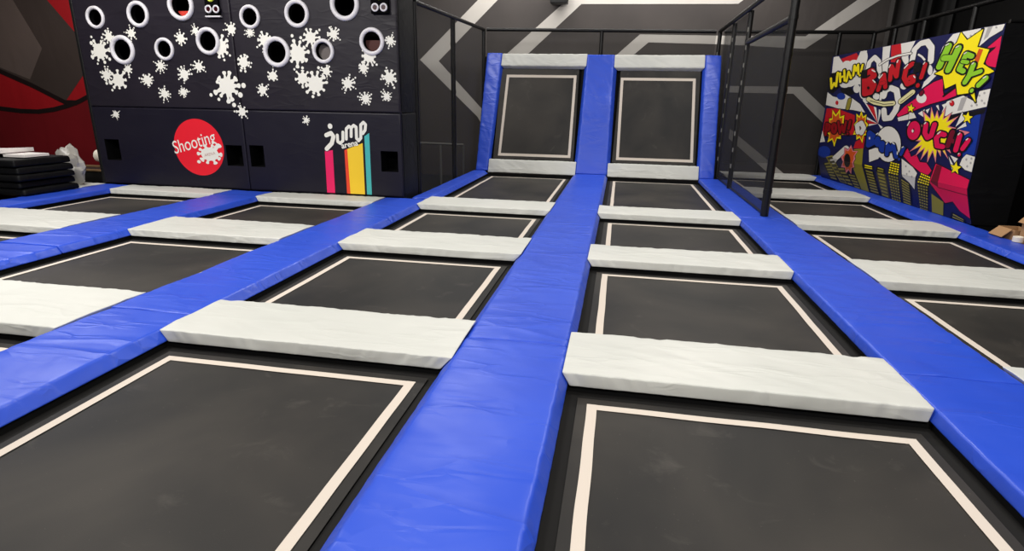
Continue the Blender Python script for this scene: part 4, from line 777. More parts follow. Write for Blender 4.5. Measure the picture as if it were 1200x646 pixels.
('p',3,'Y',[(0.892,0.536),(0.854,0.533),(0.864,0.514),(0.903,0.516)]),
('p',3,'Y',[(1.145,0.51),(1.102,0.508),(1.12,0.486),(1.165,0.487)]),
('p',3,'Y',[(1.086,0.507),(1.043,0.506),(1.059,0.484),(1.103,0.486)]),
('p',3,'Y',[(1.027,0.505),(0.985,0.503),(0.999,0.483),(1.042,0.484)]),
('p',3,'Y',[(0.969,0.503),(0.928,0.501),(0.939,0.481),(0.982,0.482)]),
('p',3,'Y',[(0.912,0.5),(0.871,0.498),(0.881,0.479),(0.923,0.481)]),
('p',2,'K',[(1.183,0.467),(0.898,0.469),(0.974,0.112),(1.172,0.112)]),
('p',3,'V',[(1.173,0.457),(1.121,0.457),(1.121,0.435),(1.172,0.434)]),
('p',3,'V',[(1.1,0.457),(1.049,0.458),(1.051,0.435),(1.101,0.435)]),
('p',3,'V',[(1.029,0.458),(0.978,0.458),(0.981,0.436),(1.031,0.435)]),
('p',3,'V',[(0.959,0.458),(0.909,0.459),(0.913,0.436),(0.962,0.436)]),
('p',3,'V',[(1.172,0.416),(1.121,0.416),(1.122,0.394),(1.172,0.393)]),
('p',3,'V',[(1.102,0.416),(1.052,0.417),(1.054,0.394),(1.103,0.394)]),
('p',3,'V',[(1.033,0.417),(0.984,0.417),(0.986,0.394),(1.035,0.394)]),
('p',3,'V',[(0.965,0.417),(0.916,0.418),(0.92,0.395),(0.968,0.395)]),
('p',3,'V',[(1.171,0.375),(1.122,0.375),(1.123,0.353),(1.171,0.352)]),
('p',3,'V',[(1.103,0.375),(1.055,0.376),(1.057,0.353),(1.104,0.353)]),
('p',3,'V',[(1.036,0.376),(0.989,0.376),(0.992,0.353),(1.038,0.353)]),
('p',3,'V',[(0.97,0.376),(0.924,0.376),(0.928,0.353),(0.974,0.353)]),
('p',3,'V',[(1.171,0.334),(1.123,0.334),(1.124,0.311),(1.17,0.311)]),
('p',3,'V',[(1.105,0.334),(1.058,0.334),(1.06,0.311),(1.106,0.311)]),
('p',3,'V',[(1.04,0.334),(0.994,0.334),(0.997,0.311),(1.042,0.311)]),
('p',3,'V',[(0.976,0.334),(0.931,0.334),(0.935,0.311),(0.979,0.311)]),
('p',3,'V',[(1.17,0.293),(1.124,0.293),(1.124,0.27),(1.169,0.27)]),
('p',3,'V',[(1.106,0.293),(1.061,0.293),(1.063,0.27),(1.107,0.27)]),
('p',3,'V',[(1.044,0.293),(0.999,0.293),(1.002,0.27),(1.046,0.27)]),
('p',3,'V',[(0.982,0.293),(0.938,0.293),(0.942,0.269),(0.985,0.27)]),
('p',3,'V',[(1.169,0.252),(1.125,0.251),(1.125,0.229),(1.168,0.229)]),
('p',3,'V',[(1.108,0.251),(1.064,0.251),(1.066,0.228),(1.108,0.229)]),
('p',3,'V',[(1.047,0.251),(1.004,0.251),(1.007,0.228),(1.049,0.228)]),
('p',3,'V',[(0.988,0.251),(0.945,0.251),(0.949,0.227),(0.991,0.228)]),
('p',3,'V',[(1.168,0.21),(1.126,0.21),(1.126,0.187),(1.168,0.188)]),
('p',3,'V',[(1.109,0.21),(1.067,0.209),(1.069,0.186),(1.11,0.187)]),
('p',3,'V',[(1.051,0.209),(1.01,0.209),(1.012,0.186),(1.053,0.186)]),
('p',3,'V',[(0.994,0.209),(0.953,0.208),(0.957,0.185),(0.997,0.186)]),
('p',3,'V',[(1.167,0.169),(1.126,0.168),(1.127,0.146),(1.167,0.146)]),
('p',3,'V',[(1.111,0.168),(1.07,0.168),(1.072,0.145),(1.111,0.145)]),
('p',3,'V',[(1.055,0.167),(1.015,0.167),(1.018,0.144),(1.057,0.144)]),
('p',3,'V',[(0.999,0.167),(0.96,0.166),(0.964,0.143),(1.003,0.143)]),
('p',3,'V',[(1.166,0.128),(1.127,0.127),(1.128,0.112),(1.166,0.112)]),
('p',3,'V',[(1.112,0.126),(1.073,0.126),(1.075,0.112),(1.113,0.112)]),
('p',3,'V',[(1.058,0.125),(1.02,0.125),(1.023,0.112),(1.06,0.112)]),
('p',3,'V',[(1.005,0.124),(0.967,0.123),(0.971,0.112),(1.008,0.112)]),
('p',3,'V',[(1.166,0.112),(1.128,0.112),(1.128,0.112),(1.165,0.112)]),
('p',3,'V',[(1.113,0.112),(1.076,0.112),(1.078,0.112),(1.114,0.112)]),
('p',3,'V',[(1.062,0.112),(1.025,0.112),(1.028,0.112),(1.064,0.112)]),
('p',3,'V',[(1.011,0.112),(0.975,0.112),(0.979,0.112),(1.014,0.112)]),
('p',2,'U',[(0.831,0.373),(0.56,0.299),(0.598,0.112),(0.865,0.112)]),
('p',2,'K',[(0.402,0.2),(0.101,0.145),(0.111,0.112),(0.44,0.112)]),
('p',3,'V',[(0.361,0.183),(0.143,0.147),(0.146,0.133),(0.368,0.162)]),
('p',3,'V',[(0.373,0.145),(0.148,0.122),(0.15,0.112),(0.379,0.125)]),
('p',3,'V',[(0.384,0.112),(0.152,0.112),(0.154,0.112),(0.39,0.112)]),
('s',2,'U',0.023,0.014,[(-0.048,0.175),(-0.016,0.125)]),
]
SPLATS = [
(-7.893,2.126,0.192,0),
(-7.688,2.331,0.120,1),
(-7.288,2.378,0.104,2),
(-7.847,1.782,0.113,3),
(-7.650,1.709,0.188,4),
(-7.450,1.872,0.100,5),
(-7.138,1.715,0.113,6),
(-6.877,1.925,0.096,7),
(-6.877,1.520,0.112,8),
(-6.463,2.307,0.108,9),
(-6.490,1.807,0.120,10),
(-6.548,1.550,0.088,11),
(-6.228,1.917,0.104,12),
(-6.205,2.411,0.081,13),
(-5.834,2.190,0.184,14),
(-5.620,2.432,0.104,15),
(-5.480,1.982,0.132,16),
(-5.800,1.646,0.250,17),
(-5.595,1.283,0.112,18),
(-7.804,1.199,0.078,19),
(-5.326,2.386,0.081,20),
(-5.102,2.276,0.138,21),
(-4.608,2.102,0.195,22),
(-4.390,2.317,0.150,23),
(-4.036,2.361,0.110,24),
(-5.031,1.797,0.103,25),
(-5.224,1.598,0.108,26),
(-4.564,1.771,0.144,27),
(-4.370,1.692,0.195,28),
(-4.185,1.869,0.103,29),
(-3.870,1.705,0.115,30),
(-3.611,1.504,0.103,31),
(-3.618,1.914,0.092,32),
(-3.289,1.540,0.086,33),
(-3.238,1.793,0.121,34),
(-3.526,2.072,0.143,35),
(-3.201,2.276,0.088,36),
(-4.562,1.183,0.072,37),
]
RINGS = [
(-7.861,2.600,0.161),
(-7.119,2.638,0.184),
(-6.386,2.755,0.213),
(-7.483,2.145,0.210),
(-6.762,2.158,0.162),
(-6.018,2.268,0.192),
(-5.300,2.592,0.161),
(-4.568,2.628,0.187),
(-3.842,2.741,0.215),
(-4.933,2.123,0.210),
(-4.210,2.137,0.166),
(-3.471,2.264,0.184),
]
SLOTS = [
(-8.108,0.484,-7.845,0.812),
(-5.952,0.470,-5.674,0.784),
(-5.595,0.470,-5.311,0.794),
(-3.423,0.477,-3.120,0.775),
]
JUMP = [
(0.0363,[(-4.189,1.11),(-4.189,1.104)]),
(0.0313,[(-4.26,0.977),(-4.183,1.009),(-4.146,0.962),(-4.181,0.862),(-4.27,0.779)]),
(0.0225,[(-4.084,0.982),(-4.084,0.89),(-4.045,0.866),(-4.002,0.904),(-3.993,1.027)]),
(0.0225,[(-3.946,0.93),(-3.936,1.077),(-3.893,1.114),(-3.859,1.091),(-3.867,0.969)]),
(0.0225,[(-3.859,1.091),(-3.818,1.128),(-3.781,1.105),(-3.785,0.947),(-3.754,0.912),(-3.718,0.949),(-3.706,1.137),(-3.664,1.174),(-3.632,1.145),(-3.644,1.066),(-3.683,1.018)]),
]
BARS = [
('pink',[(-4.304,0.743),(-4.176,0.763),(-4.186,0.102),(-4.317,0.103)]),
('orange',[(-3.989,0.769),(-3.943,0.788),(-3.937,0.103),(-3.992,0.105)]),
('yellow',[(-3.943,0.788),(-3.696,0.879),(-3.704,0.088),(-3.937,0.1)]),
('teal',[(-3.663,0.977),(-3.585,1.027),(-3.594,0.093),(-3.671,0.093)]),
]
# DL (-6.844, 0.809)
# DR (-5.985, 0.708)
# DT (-6.425, 1.162)
# DB (-6.406, 0.299)
# SH0 (-6.841, 0.625)
# SH1 (-6.056, 0.87)
# SHtop (-6.829, 0.783)
# SPL (-6.252, 0.645)
# AR0 (-4.023, 0.799)
# AR1 (-3.757, 0.856)
# SB0 (-5.961, 2.818)
# SB1 (-5.756, 2.631)
# SB2 (-3.441, 2.79)
# SB3 (-3.192, 2.602)
# l1 (-5.909, 2.709)
# l2 (-5.786, 2.705)
# l3 (-3.379, 2.673)
# l4 (-3.256, 2.668)
# seamL (-8.211, 1.333)
# seamR (-3.086, 1.292)
# vs1 (-5.58, 2.813)
# vs2 (-5.579, 1.296)
# vs3 (-5.632, 0.115)

# ------------------------------------------------------------------ trampoline field
ZT, ZB = .10, .03              # pad top, pad underside
# blue strips: name -> (bottom left, bottom right, ridge left, ridge right)
ST = dict(X=(-10.75, -10.25, -10.69, -10.31), Y=(-8.25, -7.68, -8.20, -7.70), ZY=(-5.95, -5.15, -5.89, -5.20), AZ=(-3.41, -2.68, -3.36, -2.745),
          AB=(-.907, -.18, -.84, -.226), BC=(1.59, 2.29, 1.61, 2.225), CR=(4.05, 4.50, 4.095, 4.46))
LANE = dict(X=('X', 'Y'), Y=('Y', 'ZY'), Z=('ZY', 'AZ'), A=('AZ', 'AB'), B=('AB', 'BC'), C=('BC', 'CR'))
LN = dict(X='beyond the stacked black mats', Y='the lane ending at the red round sign', Z='the lane ending at the rainbow stripes',
          A='the lane left of the central blue strip', B='the lane right of the central blue strip', C='the lane beside the comic mural')
mid = {k: (s[0]+s[1])/2 for k, s in ST.items()}
mid['X'] = -10.5; mid['CR'] = 4.48

def blue(strip, y0, y1, label, amp=.004):
    bl, br, tl, tr = ST[strip]
    return pad('blue_floor_pad', [(bl, y0, ZB), (br, y0, ZB), (br, y1, ZB), (bl, y1, ZB)], [(tl, y0, ZT), (tr, y0, ZT), (tr, y1, ZT), (tl, y1, ZT)],
               'blue', label, 'floor pad', 'blue strips between the trampolines', amp, axis=1, side_amp=.007, diag=.002)

def white(lane, y0, y1, label, amp=.0045):
    a, b = LANE[lane]; g = .006
    xb0, xb1, xt0, xt1 = ST[a][1]+g, ST[b][0]-g, ST[a][3]+g, ST[b][2]-g
    return pad('grey_cross_pad', [(xb0, y0-.012, ZB), (xb1, y0-.012, ZB), (xb1, y1+.012, ZB), (xb0, y1+.012, ZB)],
               [(xt0, y0, ZT+.004), (xt1, y0, ZT+.004), (xt1, y1, ZT+.004), (xt0, y1, ZT+.004)],
               'white', label, 'floor pad', 'light grey pads across the lanes', amp, axis=0, side_amp=.012, diag=.003, r=.009)

def trampoline(lane, y0, y1, f0, f1, label):
    """opening between pads y0..y1; the frame fills f0..f1 and runs under half of each pad"""
    a, b = LANE[lane]
    x0, x1 = ST[a][1], ST[b][0]; fx0, fx1 = mid[a]+.002, mid[b]-.002
    t = thing('trampoline', ((fx0+fx1)/2, (f0+f1)/2, -.35), label, 'trampoline', 'trampolines in the floor')
    mb = MB(); f0 += .002; f1 -= .002
    zt = ZB-.003
    i0, i1, j0, j1 = x0-.02, x1+.02, y0-.02, y1+.02
    for (p, q) in (((fx0, f0, -.35), (i0, f1, zt)), ((i1, f0, -.35), (fx1, f1, zt)), ((i0, f0, -.35), (i1, j0, zt)), ((i0, j1, -.35), (i1, f1, zt))):
        mb.box(p, q, 'frame')
    mb.poly([(i0, j0, -.06), (i1, j0, -.06), (i1, j1, -.06), (i0, j1, -.06)], 'frame')
    mb.build('frame', t)
    ins = .058; e = .052; w = .051
    X0, X1, Y0, Y1 = x0+ins, x1-ins, y0+ins, y1-ins
    mb = MB()
    n = 14
    vs = []; fs = []
    for j in range(n+1):
        for i in range(n+1):
            u, v_ = i/n, j/n
            vs.append((X0+(X1-X0)*u, Y0+(Y1-Y0)*v_, -.004*math.sin(PI*u)*math.sin(PI*v_)-.002))
    for j in range(n):
        for i in range(n): fs.append((j*(n+1)+i, j*(n+1)+i+1, (j+1)*(n+1)+i+1, (j+1)*(n+1)+i))
    mb.add(vs, fs, 'bed')
    A0, A1, B0, B1 = X0+e, X1-e, Y0+e+.01, Y1-e-.01
    z = .0015
    def strip(p, q, along):
        k = 24; top = []; 
        for s in range(k+1):
            u = s/k; x = p[0]+(q[0]-p[0])*u; y = p[1]+(q[1]-p[1])*u
            wob = .004*noise.noise(Vector((x*3+ord(lane[0]) % 7, y*3, 1)))
            if along == 'x': top += [(x, y-w/2+wob, z), (x, y+w/2+wob, z)]
            else: top += [(x+w/2+wob, y, z), (x-w/2+wob, y, z)]
        mb.add(top, [(2*s, 2*s+2, 2*s+3, 2*s+1) for s in range(k)], 'tape')
    strip((A0, B0+w/2), (A1, B0+w/2), 'x'); strip((A0, B1-w/2), (A1, B1-w/2), 'x')
    z = .0022
    strip((A0+w/2, B0), (A0+w/2, B1), 'y'); strip((A1-w/2, B0), (A1-w/2, B1), 'y')
    o = mb.build('jump_bed', t)
    # band of springs and elastic edging round the bed
    mb = MB()
    for (p, q) in (((i0, j0), (i1, Y0)), ((i0, Y1), (i1, j1)), ((i0, Y0), (X0, Y1)), ((X1, Y0), (i1, Y1))):
        mb.poly([(p[0], p[1], -.012), (q[0], p[1], -.012), (q[0], q[1], -.012), (p[0], q[1], -.012)], 'cover')
    mb.build('spring_cover', t)
    return t

# rows: (front ridge, back ridge) of the cross pads
ROW = dict(A=[(2.84, 3.42), (5.20, 5.90), (7.56, 8.24)], B=[(2.80, 3.38), (5.20, 5.78), (7.56, 8.18)], Z=[(2.72, 3.44), (5.20, 5.91), (7.50, 7.97)],
           Y=[(2.75, 3.44), (5.05, 5.86), (7.52, 7.97)], X=[(7.52, 7.97)], C=[(2.80, 3.42), (5.08, 5.80), (7.50, 8.20), (10.12, 10.90), (12.86, 13.40)])
ORD = {3: ['nearest', 'middle', 'farthest'], 5: ['nearest', 'second', 'third', 'fourth', 'farthest'], 1: ['only']}
for ln, rows in ROW.items():
    for i, (a, b) in enumerate(rows):
        if ln == 'X': lab = 'light grey pad corner showing just behind the stacked black mats'
        elif ln in 'ZY' and i == 2: lab = 'thin light grey pad at the wall foot, ' + LN[ln]
        else: lab = 'light grey cross pad, %s in %s' % (ORD[len(rows)][i], LN[ln])
        white(ln, a, b, lab)
    # beds between them
    if ln == 'X':
        trampoline('X', 5.9, 7.50, 5.5, 7.98, 'trampoline hidden under the stack of black mats'); continue
    edges = [(None, .95)] + rows
    ends = {'A': 11.80, 'B': 11.80, 'Z': None, 'Y': None, 'C': None}[ln]
    spans = [(.98, rows[0][0]-.012)] + [(rows[i][1]+.012, rows[i+1][0]-.012) for i in range(len(rows)-1)]
    if ends: spans.append((rows[-1][1]+.012, ends))
    fcut = [.6] + [(a+b)/2 for a, b in rows]
    if ends: fcut.append(11.98)
    else: fcut[-1] = rows[-1][1]+.01
    nm = {4: ['nearest', 'second', 'third', 'farthest'], 3: ['nearest', 'second', 'third'], 5: ['nearest', 'second', 'third', 'fourth', 'fifth']}[len(spans)]
    for i, (a, b) in enumerate(spans):
        if ln == 'Y' and i == 0: continue
        trampoline(ln, a, b, fcut[i], fcut[i+1], 'black trampoline bed, %s in %s' % (nm[i], LN[ln]))

# blue strips in lengths with butt joints
def run(strip, cuts, labs):
    for i in range(len(cuts)-1): blue(strip, cuts[i]+.003, cuts[i+1]-.003, labs[i])
run('AB', [.6, 3.16, 7.82, 11.84], ['nearest blue pad of the central strip, in the bottom middle of the photo', 'middle blue pad of the central strip between both lanes', 'far blue pad of the central strip below the slanted trampolines'])
run('AZ', [.6, 3.12, 7.96], ['blue pad at the lower left edge beside the nearest cross pad', 'long blue pad running to the right corner of the black target wall'])
run('BC', [.6, 3.20, 7.80, 11.84], ['blue pad at the lower right edge beside the nearest cross pad', 'blue pad in front of the netting post on the right', 'blue pad under the right safety net, its far half'])
run('ZY', [2.4, 4.40, 7.96], ['blue pad cut by the left edge of the photo, second strip from the wall corner', 'blue pad ending between the round red sign and rainbow stripes'])
run('Y', [5.0, 7.96], ['blue pad beside the stacked black mats'])
run('CR', [3.0, 6.6, 13.3], ['blue pad by the cardboard boxes at the right edge', 'long blue pad along the foot of the comic mural'])
ST['AZB'] = (-3.02, -2.68, -2.99, -2.745)
blue('AZB', 8.08, 11.84, 'narrow blue pad between black target wall and left slanted trampoline')

# ------------------------------------------------------------------ slanted trampolines at the back
P0 = Vector((0, 11.85, .10)); D = Vector((0, .75, 2.37)).normalized(); N = Vector((0, -D.z, D.y))
def inc(x, t, o=0): return P0+D*t+N*o+Vector((x, 0, 0))
def ipad(name, b, tp, mat, label, g, axis, amp=.006):
    # b / tp: (x0 at low end, x1 low, x1 high, x0 high, t0, t1)
    bot = [inc(b[0], b[4], -.095), inc(b[1], b[4], -.095), inc(b[2], b[5], -.095), inc(b[3], b[5], -.095)]
    top = [inc(tp[0], tp[4]), inc(tp[1], tp[4]), inc(tp[2], tp[5]), inc(tp[3], tp[5])]
    return pad(name, bot, top, mat, label, 'wall pad', g, amp, axis=axis, side_amp=.006, r=.018, diag=.008 if mat == 'blue' else .003)
gB, gW = 'blue uprights of the slanted trampolines', 'light grey pads of the slanted trampolines'
ipad('blue_slanted_pad', (-2.96, -2.66, -2.52, -2.885, 0, 2.50), (-2.95, -2.70, -2.565, -2.88, 0, 2.50), 'blue', 'blue slanted pad left of the left slanted trampoline', gB, 1, .009)
ipad('blue_slanted_pad', (-.895, -.145, -.145, -.81, 0, 2.47), (-.835, -.21, -.222, -.752, 0, 2.47), 'blue', 'wide blue slanted pad between the two slanted trampolines', gB, 1, .008)
ipad('blue_slanted_pad', (1.56, 1.90, 1.885, 1.53, 0, 2.47), (1.61, 1.89, 1.88, 1.578, 0, 2.47), 'blue', 'blue slanted pad right of the right slanted trampoline, by the net', gB, 1, .009)
ipad('grey_slanted_pad', (-2.645, -.905, -.897, -2.64, -.02, .26), (-2.692, -.841, -.83, -2.685, -.035, .25), 'white', 'light grey pad along the foot of the left slanted trampoline', gW, 0)
ipad('grey_slanted_pad', (-.135, 1.55, 1.548, -.135, -.02, .26), (-.202, 1.602, 1.60, -.204, -.035, .25), 'white', 'light grey pad along the foot of the right slanted trampoline', gW, 0)
ipad('grey_slanted_pad', (-2.525, -.825, -.82, -2.51, 2.19, 2.49), (-2.572, -.768, -.758, -2.56, 2.23, 2.49), 'white', 'light grey pad across the top of the left slanted trampoline', gW, 0)
ipad('grey_slanted_pad', (-.135, 1.526, 1.524, -.135, 2.17, 2.47), (-.216, 1.578, 1.573, -.217, 2.21, 2.47), 'white', 'light grey pad across the top of the right slanted trampoline', gW, 0)

def slanted(x0, x1, xa, xb, ta, tb, fx0, fx1, label):
    t = thing('slanted_trampoline', ((fx0+fx1)/2, 12.2, -.35), label, 'trampoline', 'slanted trampolines')
    mb = MB()
    for (a, b, c, d) in ((fx0, x0, 0, 2.46), (x1, fx1, 0, 2.46), (x0, x1, 0, .26), (x0, x1, 2.2, 2.46)):
        q = [inc(a, c, -.11), inc(b, c, -.11), inc(b, d, -.11), inc(a, d, -.11), inc(a, c, -.17), inc(b, c, -.17), inc(b, d, -.17), inc(a, d, -.17)]
        mb.add(q, [(0, 1, 2, 3), (7, 6, 5, 4), (0, 4, 5, 1), (1, 5, 6, 2), (2, 6, 7, 3), (3, 7, 4, 0)], 'frame')
    q = [inc(x0, .2, -.165), inc(x1, .2, -.165), inc(x1, 2.3, -.165), inc(x0, 2.3, -.165)]; mb.poly(q, 'frame')
    mb.build('frame', t)
    for x in (fx0+.08, fx1-.08):
        a = inc(x, 1.9, -.18); mb = MB(); mb.tube([a, (x, 13.0, -.35)], .03, 'steel'); mb.tube([inc(x, .9, -.18), (x, 12.7, .25)], .022, 'steel'); mb.build('support_leg', t)
        a = inc(x, .25, -.16); mb = MB(); mb.tube([a, (x, a.y, -.35)], .03, 'steel'); mb.build('support_leg', t)
    mb = MB(); o = -.085
    mb.poly([inc(x0+.05, .28, o), inc(x1-.05, .28, o), inc(x1-.06, 2.19, o), inc(x0+.10, 2.19, o)], 'bed')
    w = .055; o2 = o+.002
    (a0, a1, b0, b1) = xa[0], xa[1], xb[0], xb[1]   # low left/right, high left/right
    def lx(tt): return a0+(b0-a0)*(tt-ta)/(tb-ta)
    def rx(tt): return a1+(b1-a1)*(tt-ta)/(tb-ta)
    mb.poly([inc(lx(ta), ta, o2), inc(rx(ta), ta, o2), inc(rx(ta+w), ta+w, o2), inc(lx(ta+w), ta+w, o2)], 'tape')
    mb.poly([inc(lx(tb-w), tb-w, o2), inc(rx(tb-w), tb-w, o2), inc(rx(tb), tb, o2), inc(lx(tb), tb, o2)], 'tape')
    o2 += .0008
    mb.poly([inc(lx(ta), ta, o2), inc(lx(ta)+w, ta, o2), inc(lx(tb)+w, tb, o2), inc(lx(tb), tb, o2)], 'tape')
    mb.poly([inc(rx(ta)-w, ta, o2), inc(rx(ta), ta, o2), inc(rx(tb), tb, o2), inc(rx(tb)-w, tb, o2)], 'tape')
    mb.build('jump_bed', t)
slanted(-2.66, -.86, (-2.51, -.975), (-2.443, -.966), .342, 2.068, -2.95, -.53, 'left of the two black trampolines slanting up the back')
slanted(-.17, 1.57, (-.04, 1.48), (-.057, 1.424), .335, 2.03, -.525, 1.885, 'right of the two black trampolines slanting up the back')

# ------------------------------------------------------------------ padded target wall
t = thing('target_wall', (-5.65, 8.3, -.35), 'tall black padded target wall with round holes and white paint splats', 'padded wall')
YF = 8.0; ZS = 1.312; XV = -5.607; WL, WR, WTOP = -8.24, -3.10, 3.45
def circ(x, z, r, n=36): return [(x+r*math.cos(2*PI*i/n), z+r*math.sin(2*PI*i/n)) for i in range(n)]
HOLES = [(x, z, r) for x, z, r in RINGS]
RIN = .70
def splat_poly(r, sd):
    rnd = random.Random(sd*13+5)
    n = rnd.choice([8, 9, 10, 11]); pts = []; drops = []
    core = r*rnd.uniform(.45, .55)
    arms = []
    for i in range(n):
        a = 2*PI*(i+rnd.uniform(-.28, .28))/n
        L = r*rnd.uniform(.70, 1.02); wd = r*rnd.uniform(.07, .105); hd = wd*rnd.uniform(1.3, 1.9)
        arms.append((a, L, wd, hd))
        if rnd.random() < .35: drops.append((math.cos(a)*L*1.22, math.sin(a)*L*1.22, wd*rnd.uniform(.9, 1.5)))
    polys = [[(core*(1+.06*math.sin(3*q+sd))*math.cos(q), core*(1+.06*math.cos(4*q+sd))*math.sin(q)) for q in [2*PI*k/24 for k in range(24)]]]
    for a, L, wd, hd in arms:
        c, s = math.cos(a), math.sin(a); p = []
        prof = [(core*.7, wd*2.0), (core*1.05, wd*1.25), (L*.72, wd*.8), (L*.82, hd*.85), (L*.9, hd), (L*.97, hd*.75), (L, 0)]
        for x, y in prof: p.append((x, y))
        for x, y in reversed(prof[:-1]): p.append((x, -y))
        polys.append([(x*c-y*s, x*s+y*c) for x, y in p])
    for x, y, q in drops: polys.append([(x+q*math.cos(2*PI*k/10), y+q*math.sin(2*PI*k/10)) for k in range(10)])
    return polys

def clip(poly, keep):
    out = []
    for i in range(len(poly)):
        a, b = poly[i-1], poly[i]; ka, kb = keep(a) >= 0, keep(b) >= 0
        if ka != kb:
            f = keep(a)/(keep(a)-keep(b)); out.append((a[0]+(b[0]-a[0])*f, a[1]+(b[1]-a[1])*f))
        if kb: out.append(b)
    return out

def front_panel(name, x0, x1, z0, z1, mat, circles, rects, extra):
    """padded panel with real holes; extra(mb) adds the print"""
    mb = MB(); g = .022
    a0, a1, b0, b1 = x0+g, x1-g, z0+g, z1-g
    nx, nz = 10, 8
    vs = []; es = []
    def loop(pts):
        o = len(vs); vs.extend(Vector(p) for p in pts); es.extend((o+i, o+(i+1) % len(pts)) for i in range(len(pts)))
        return list(range(o, o+len(pts)))
    bord = [(a0+(a1-a0)*i/nx, b0) for i in range(nx)]+[(a1, b0+(b1-b0)*i/nz) for i in range(nz)]+[(a1-(a1-a0)*i/nx, b1) for i in range(nx)]+[(a0, b1-(b1-b0)*i/nz) for i in range(nz)]
    faces = [loop(bord)]
    loops = [circ(*c) for c in circles]+[[(p[0], p[1]), (p[2], p[1]), (p[2], p[3]), (p[0], p[3])] for p in rects]
    for l in loops: faces.append(loop(list(reversed(l))))
    V, E, F = geometry.delaunay_2d_cdt(vs, es, [], 0, 1e-5)[:3]
    def inhole(p):
        for (cx, cz, r) in circles:
            if (p[0]-cx)**2+(p[1]-cz)**2 < (r*.995)**2: return True
        for q in rects:
            if q[0]+1e-4 < p[0] < q[2]-1e-4 and q[1]+1e-4 < p[1] < q[3]-1e-4: return True
        return False
    FF = []
    for f in F:
        c = sum((V[i] for i in f), Vector((0, 0)))/len(f)
        if not inhole(c):
            area = sum(V[f[i]][0]*V[f[(i+1) % len(f)]][1]-V[f[(i+1) % len(f)]][0]*V[f[i]][1] for i in range(len(f)))
            FF.append(tuple(f) if area > 0 else tuple(reversed(f)))
    mb.add([(p[0], YF, p[1]) for p in V], FF, mat)
    # rolled edges back to the seam
    def rim(pa, pb, ya, yb):
        k = len(pa)
        mb.add([(p[0], ya, p[1]) for p in pa]+[(p[0], yb, p[1]) for p in pb], [(i, i+k, (i+1) % k+k, (i+1) % k) for i in range(k)], mat)
    def ex(d): return [(x0+g-d if abs(p[0]-a0) < 1e-6 else x1-g+d if abs(p[0]-a1) < 1e-6 else p[0], z0+g-d if abs(p[1]-b0) < 1e-6 else z1-g+d if abs(p[1]-b1) < 1e-6 else p[1]) for p in bord]
    e0, e1, e2 = ex(0), ex(g*.7), ex(g)
    rim(e0, e1, YF, YF+.006); rim(e1, e2, YF+.006, YF+.025); rim(e2, e2, YF+.025, YF+.07)
    for c in circles:
        l = circ(*c); k = len(l)
        mb.add([(p[0], YF, p[1]) for p in l]+[(p[0], YF+.085, p[1]) for p in l], [(i, (i+1) % k, (i+1) % k+k, i+k) for i in range(k)], 'hole')
    for q in rects:
        l = [(q[0], q[1]), (q[2], q[1]), (q[2], q[3]), (q[0], q[3])]
        mb.add([(p[0], YF, p[1]) for p in l]+[(p[0], YF+.30, p[1]) for p in l], [(i, (i+1) % 4, (i+1) % 4+4, i+4) for i in range(4)]+[(4, 5, 6, 7)], 'hole')
    extra(mb)
    return mb.build(name, t, sharp=50)

def put(mb, polys, x, z, lift, mat):
    for p in polys: mb.poly([(x+a, YF-lift, z+b) for a, b in p], mat)

def splats_for(x0, x1, z0, z1):
    def f(mb):
        for x, z, r, i in SPLATS:
            if x0 <= x < x1 and z0 <= z < z1:
                for k, p in enumerate(splat_poly(r*1.02, i)):
                    p = [(x+a, z+b) for a, b in p]
                    for hx, hz, hr in HOLES:      # print is cut away by the holes
                        L = math.hypot(x-hx, z-hz); ux, uz = (x-hx)/L, (z-hz)/L; hr *= RIN*1.08
                        if p and min((q[0]-hx)**2+(q[1]-hz)**2 for q in p) < (hr*1.2)**2 or L < r+hr: p = clip(p, lambda q: (q[0]-hx)*ux+(q[1]-hz)*uz-hr)
                    if len(p) > 2: mb.poly([(q[0], YF-.0025-.00012*k, q[1]) for q in p], 'splat')
    return f

def brush(pts, rx, ry, n=12):
    """round-ended stroke as a list of convex polygons (elliptical brush)"""
    res = []; k = rx/ry; q = [(x/k, y) for x, y in pts]
    for (x, y) in q: res.append([(x+ry*math.cos(2*PI*i/n), y+ry*math.sin(2*PI*i/n)) for i in range(n)])
    for (a, b), (c, d) in zip(q[:-1], q[1:]):
        L = math.hypot(c-a, d-b)
        if L < 1e-6: continue
        nx, ny = -(d-b)/L*ry, (c-a)/L*ry
        res.append([(a+nx, b+ny), (a-nx, b-ny), (c-nx, d-ny), (c+nx, d+ny)])
    return [[(x*k, y) for x, y in p] for p in res]

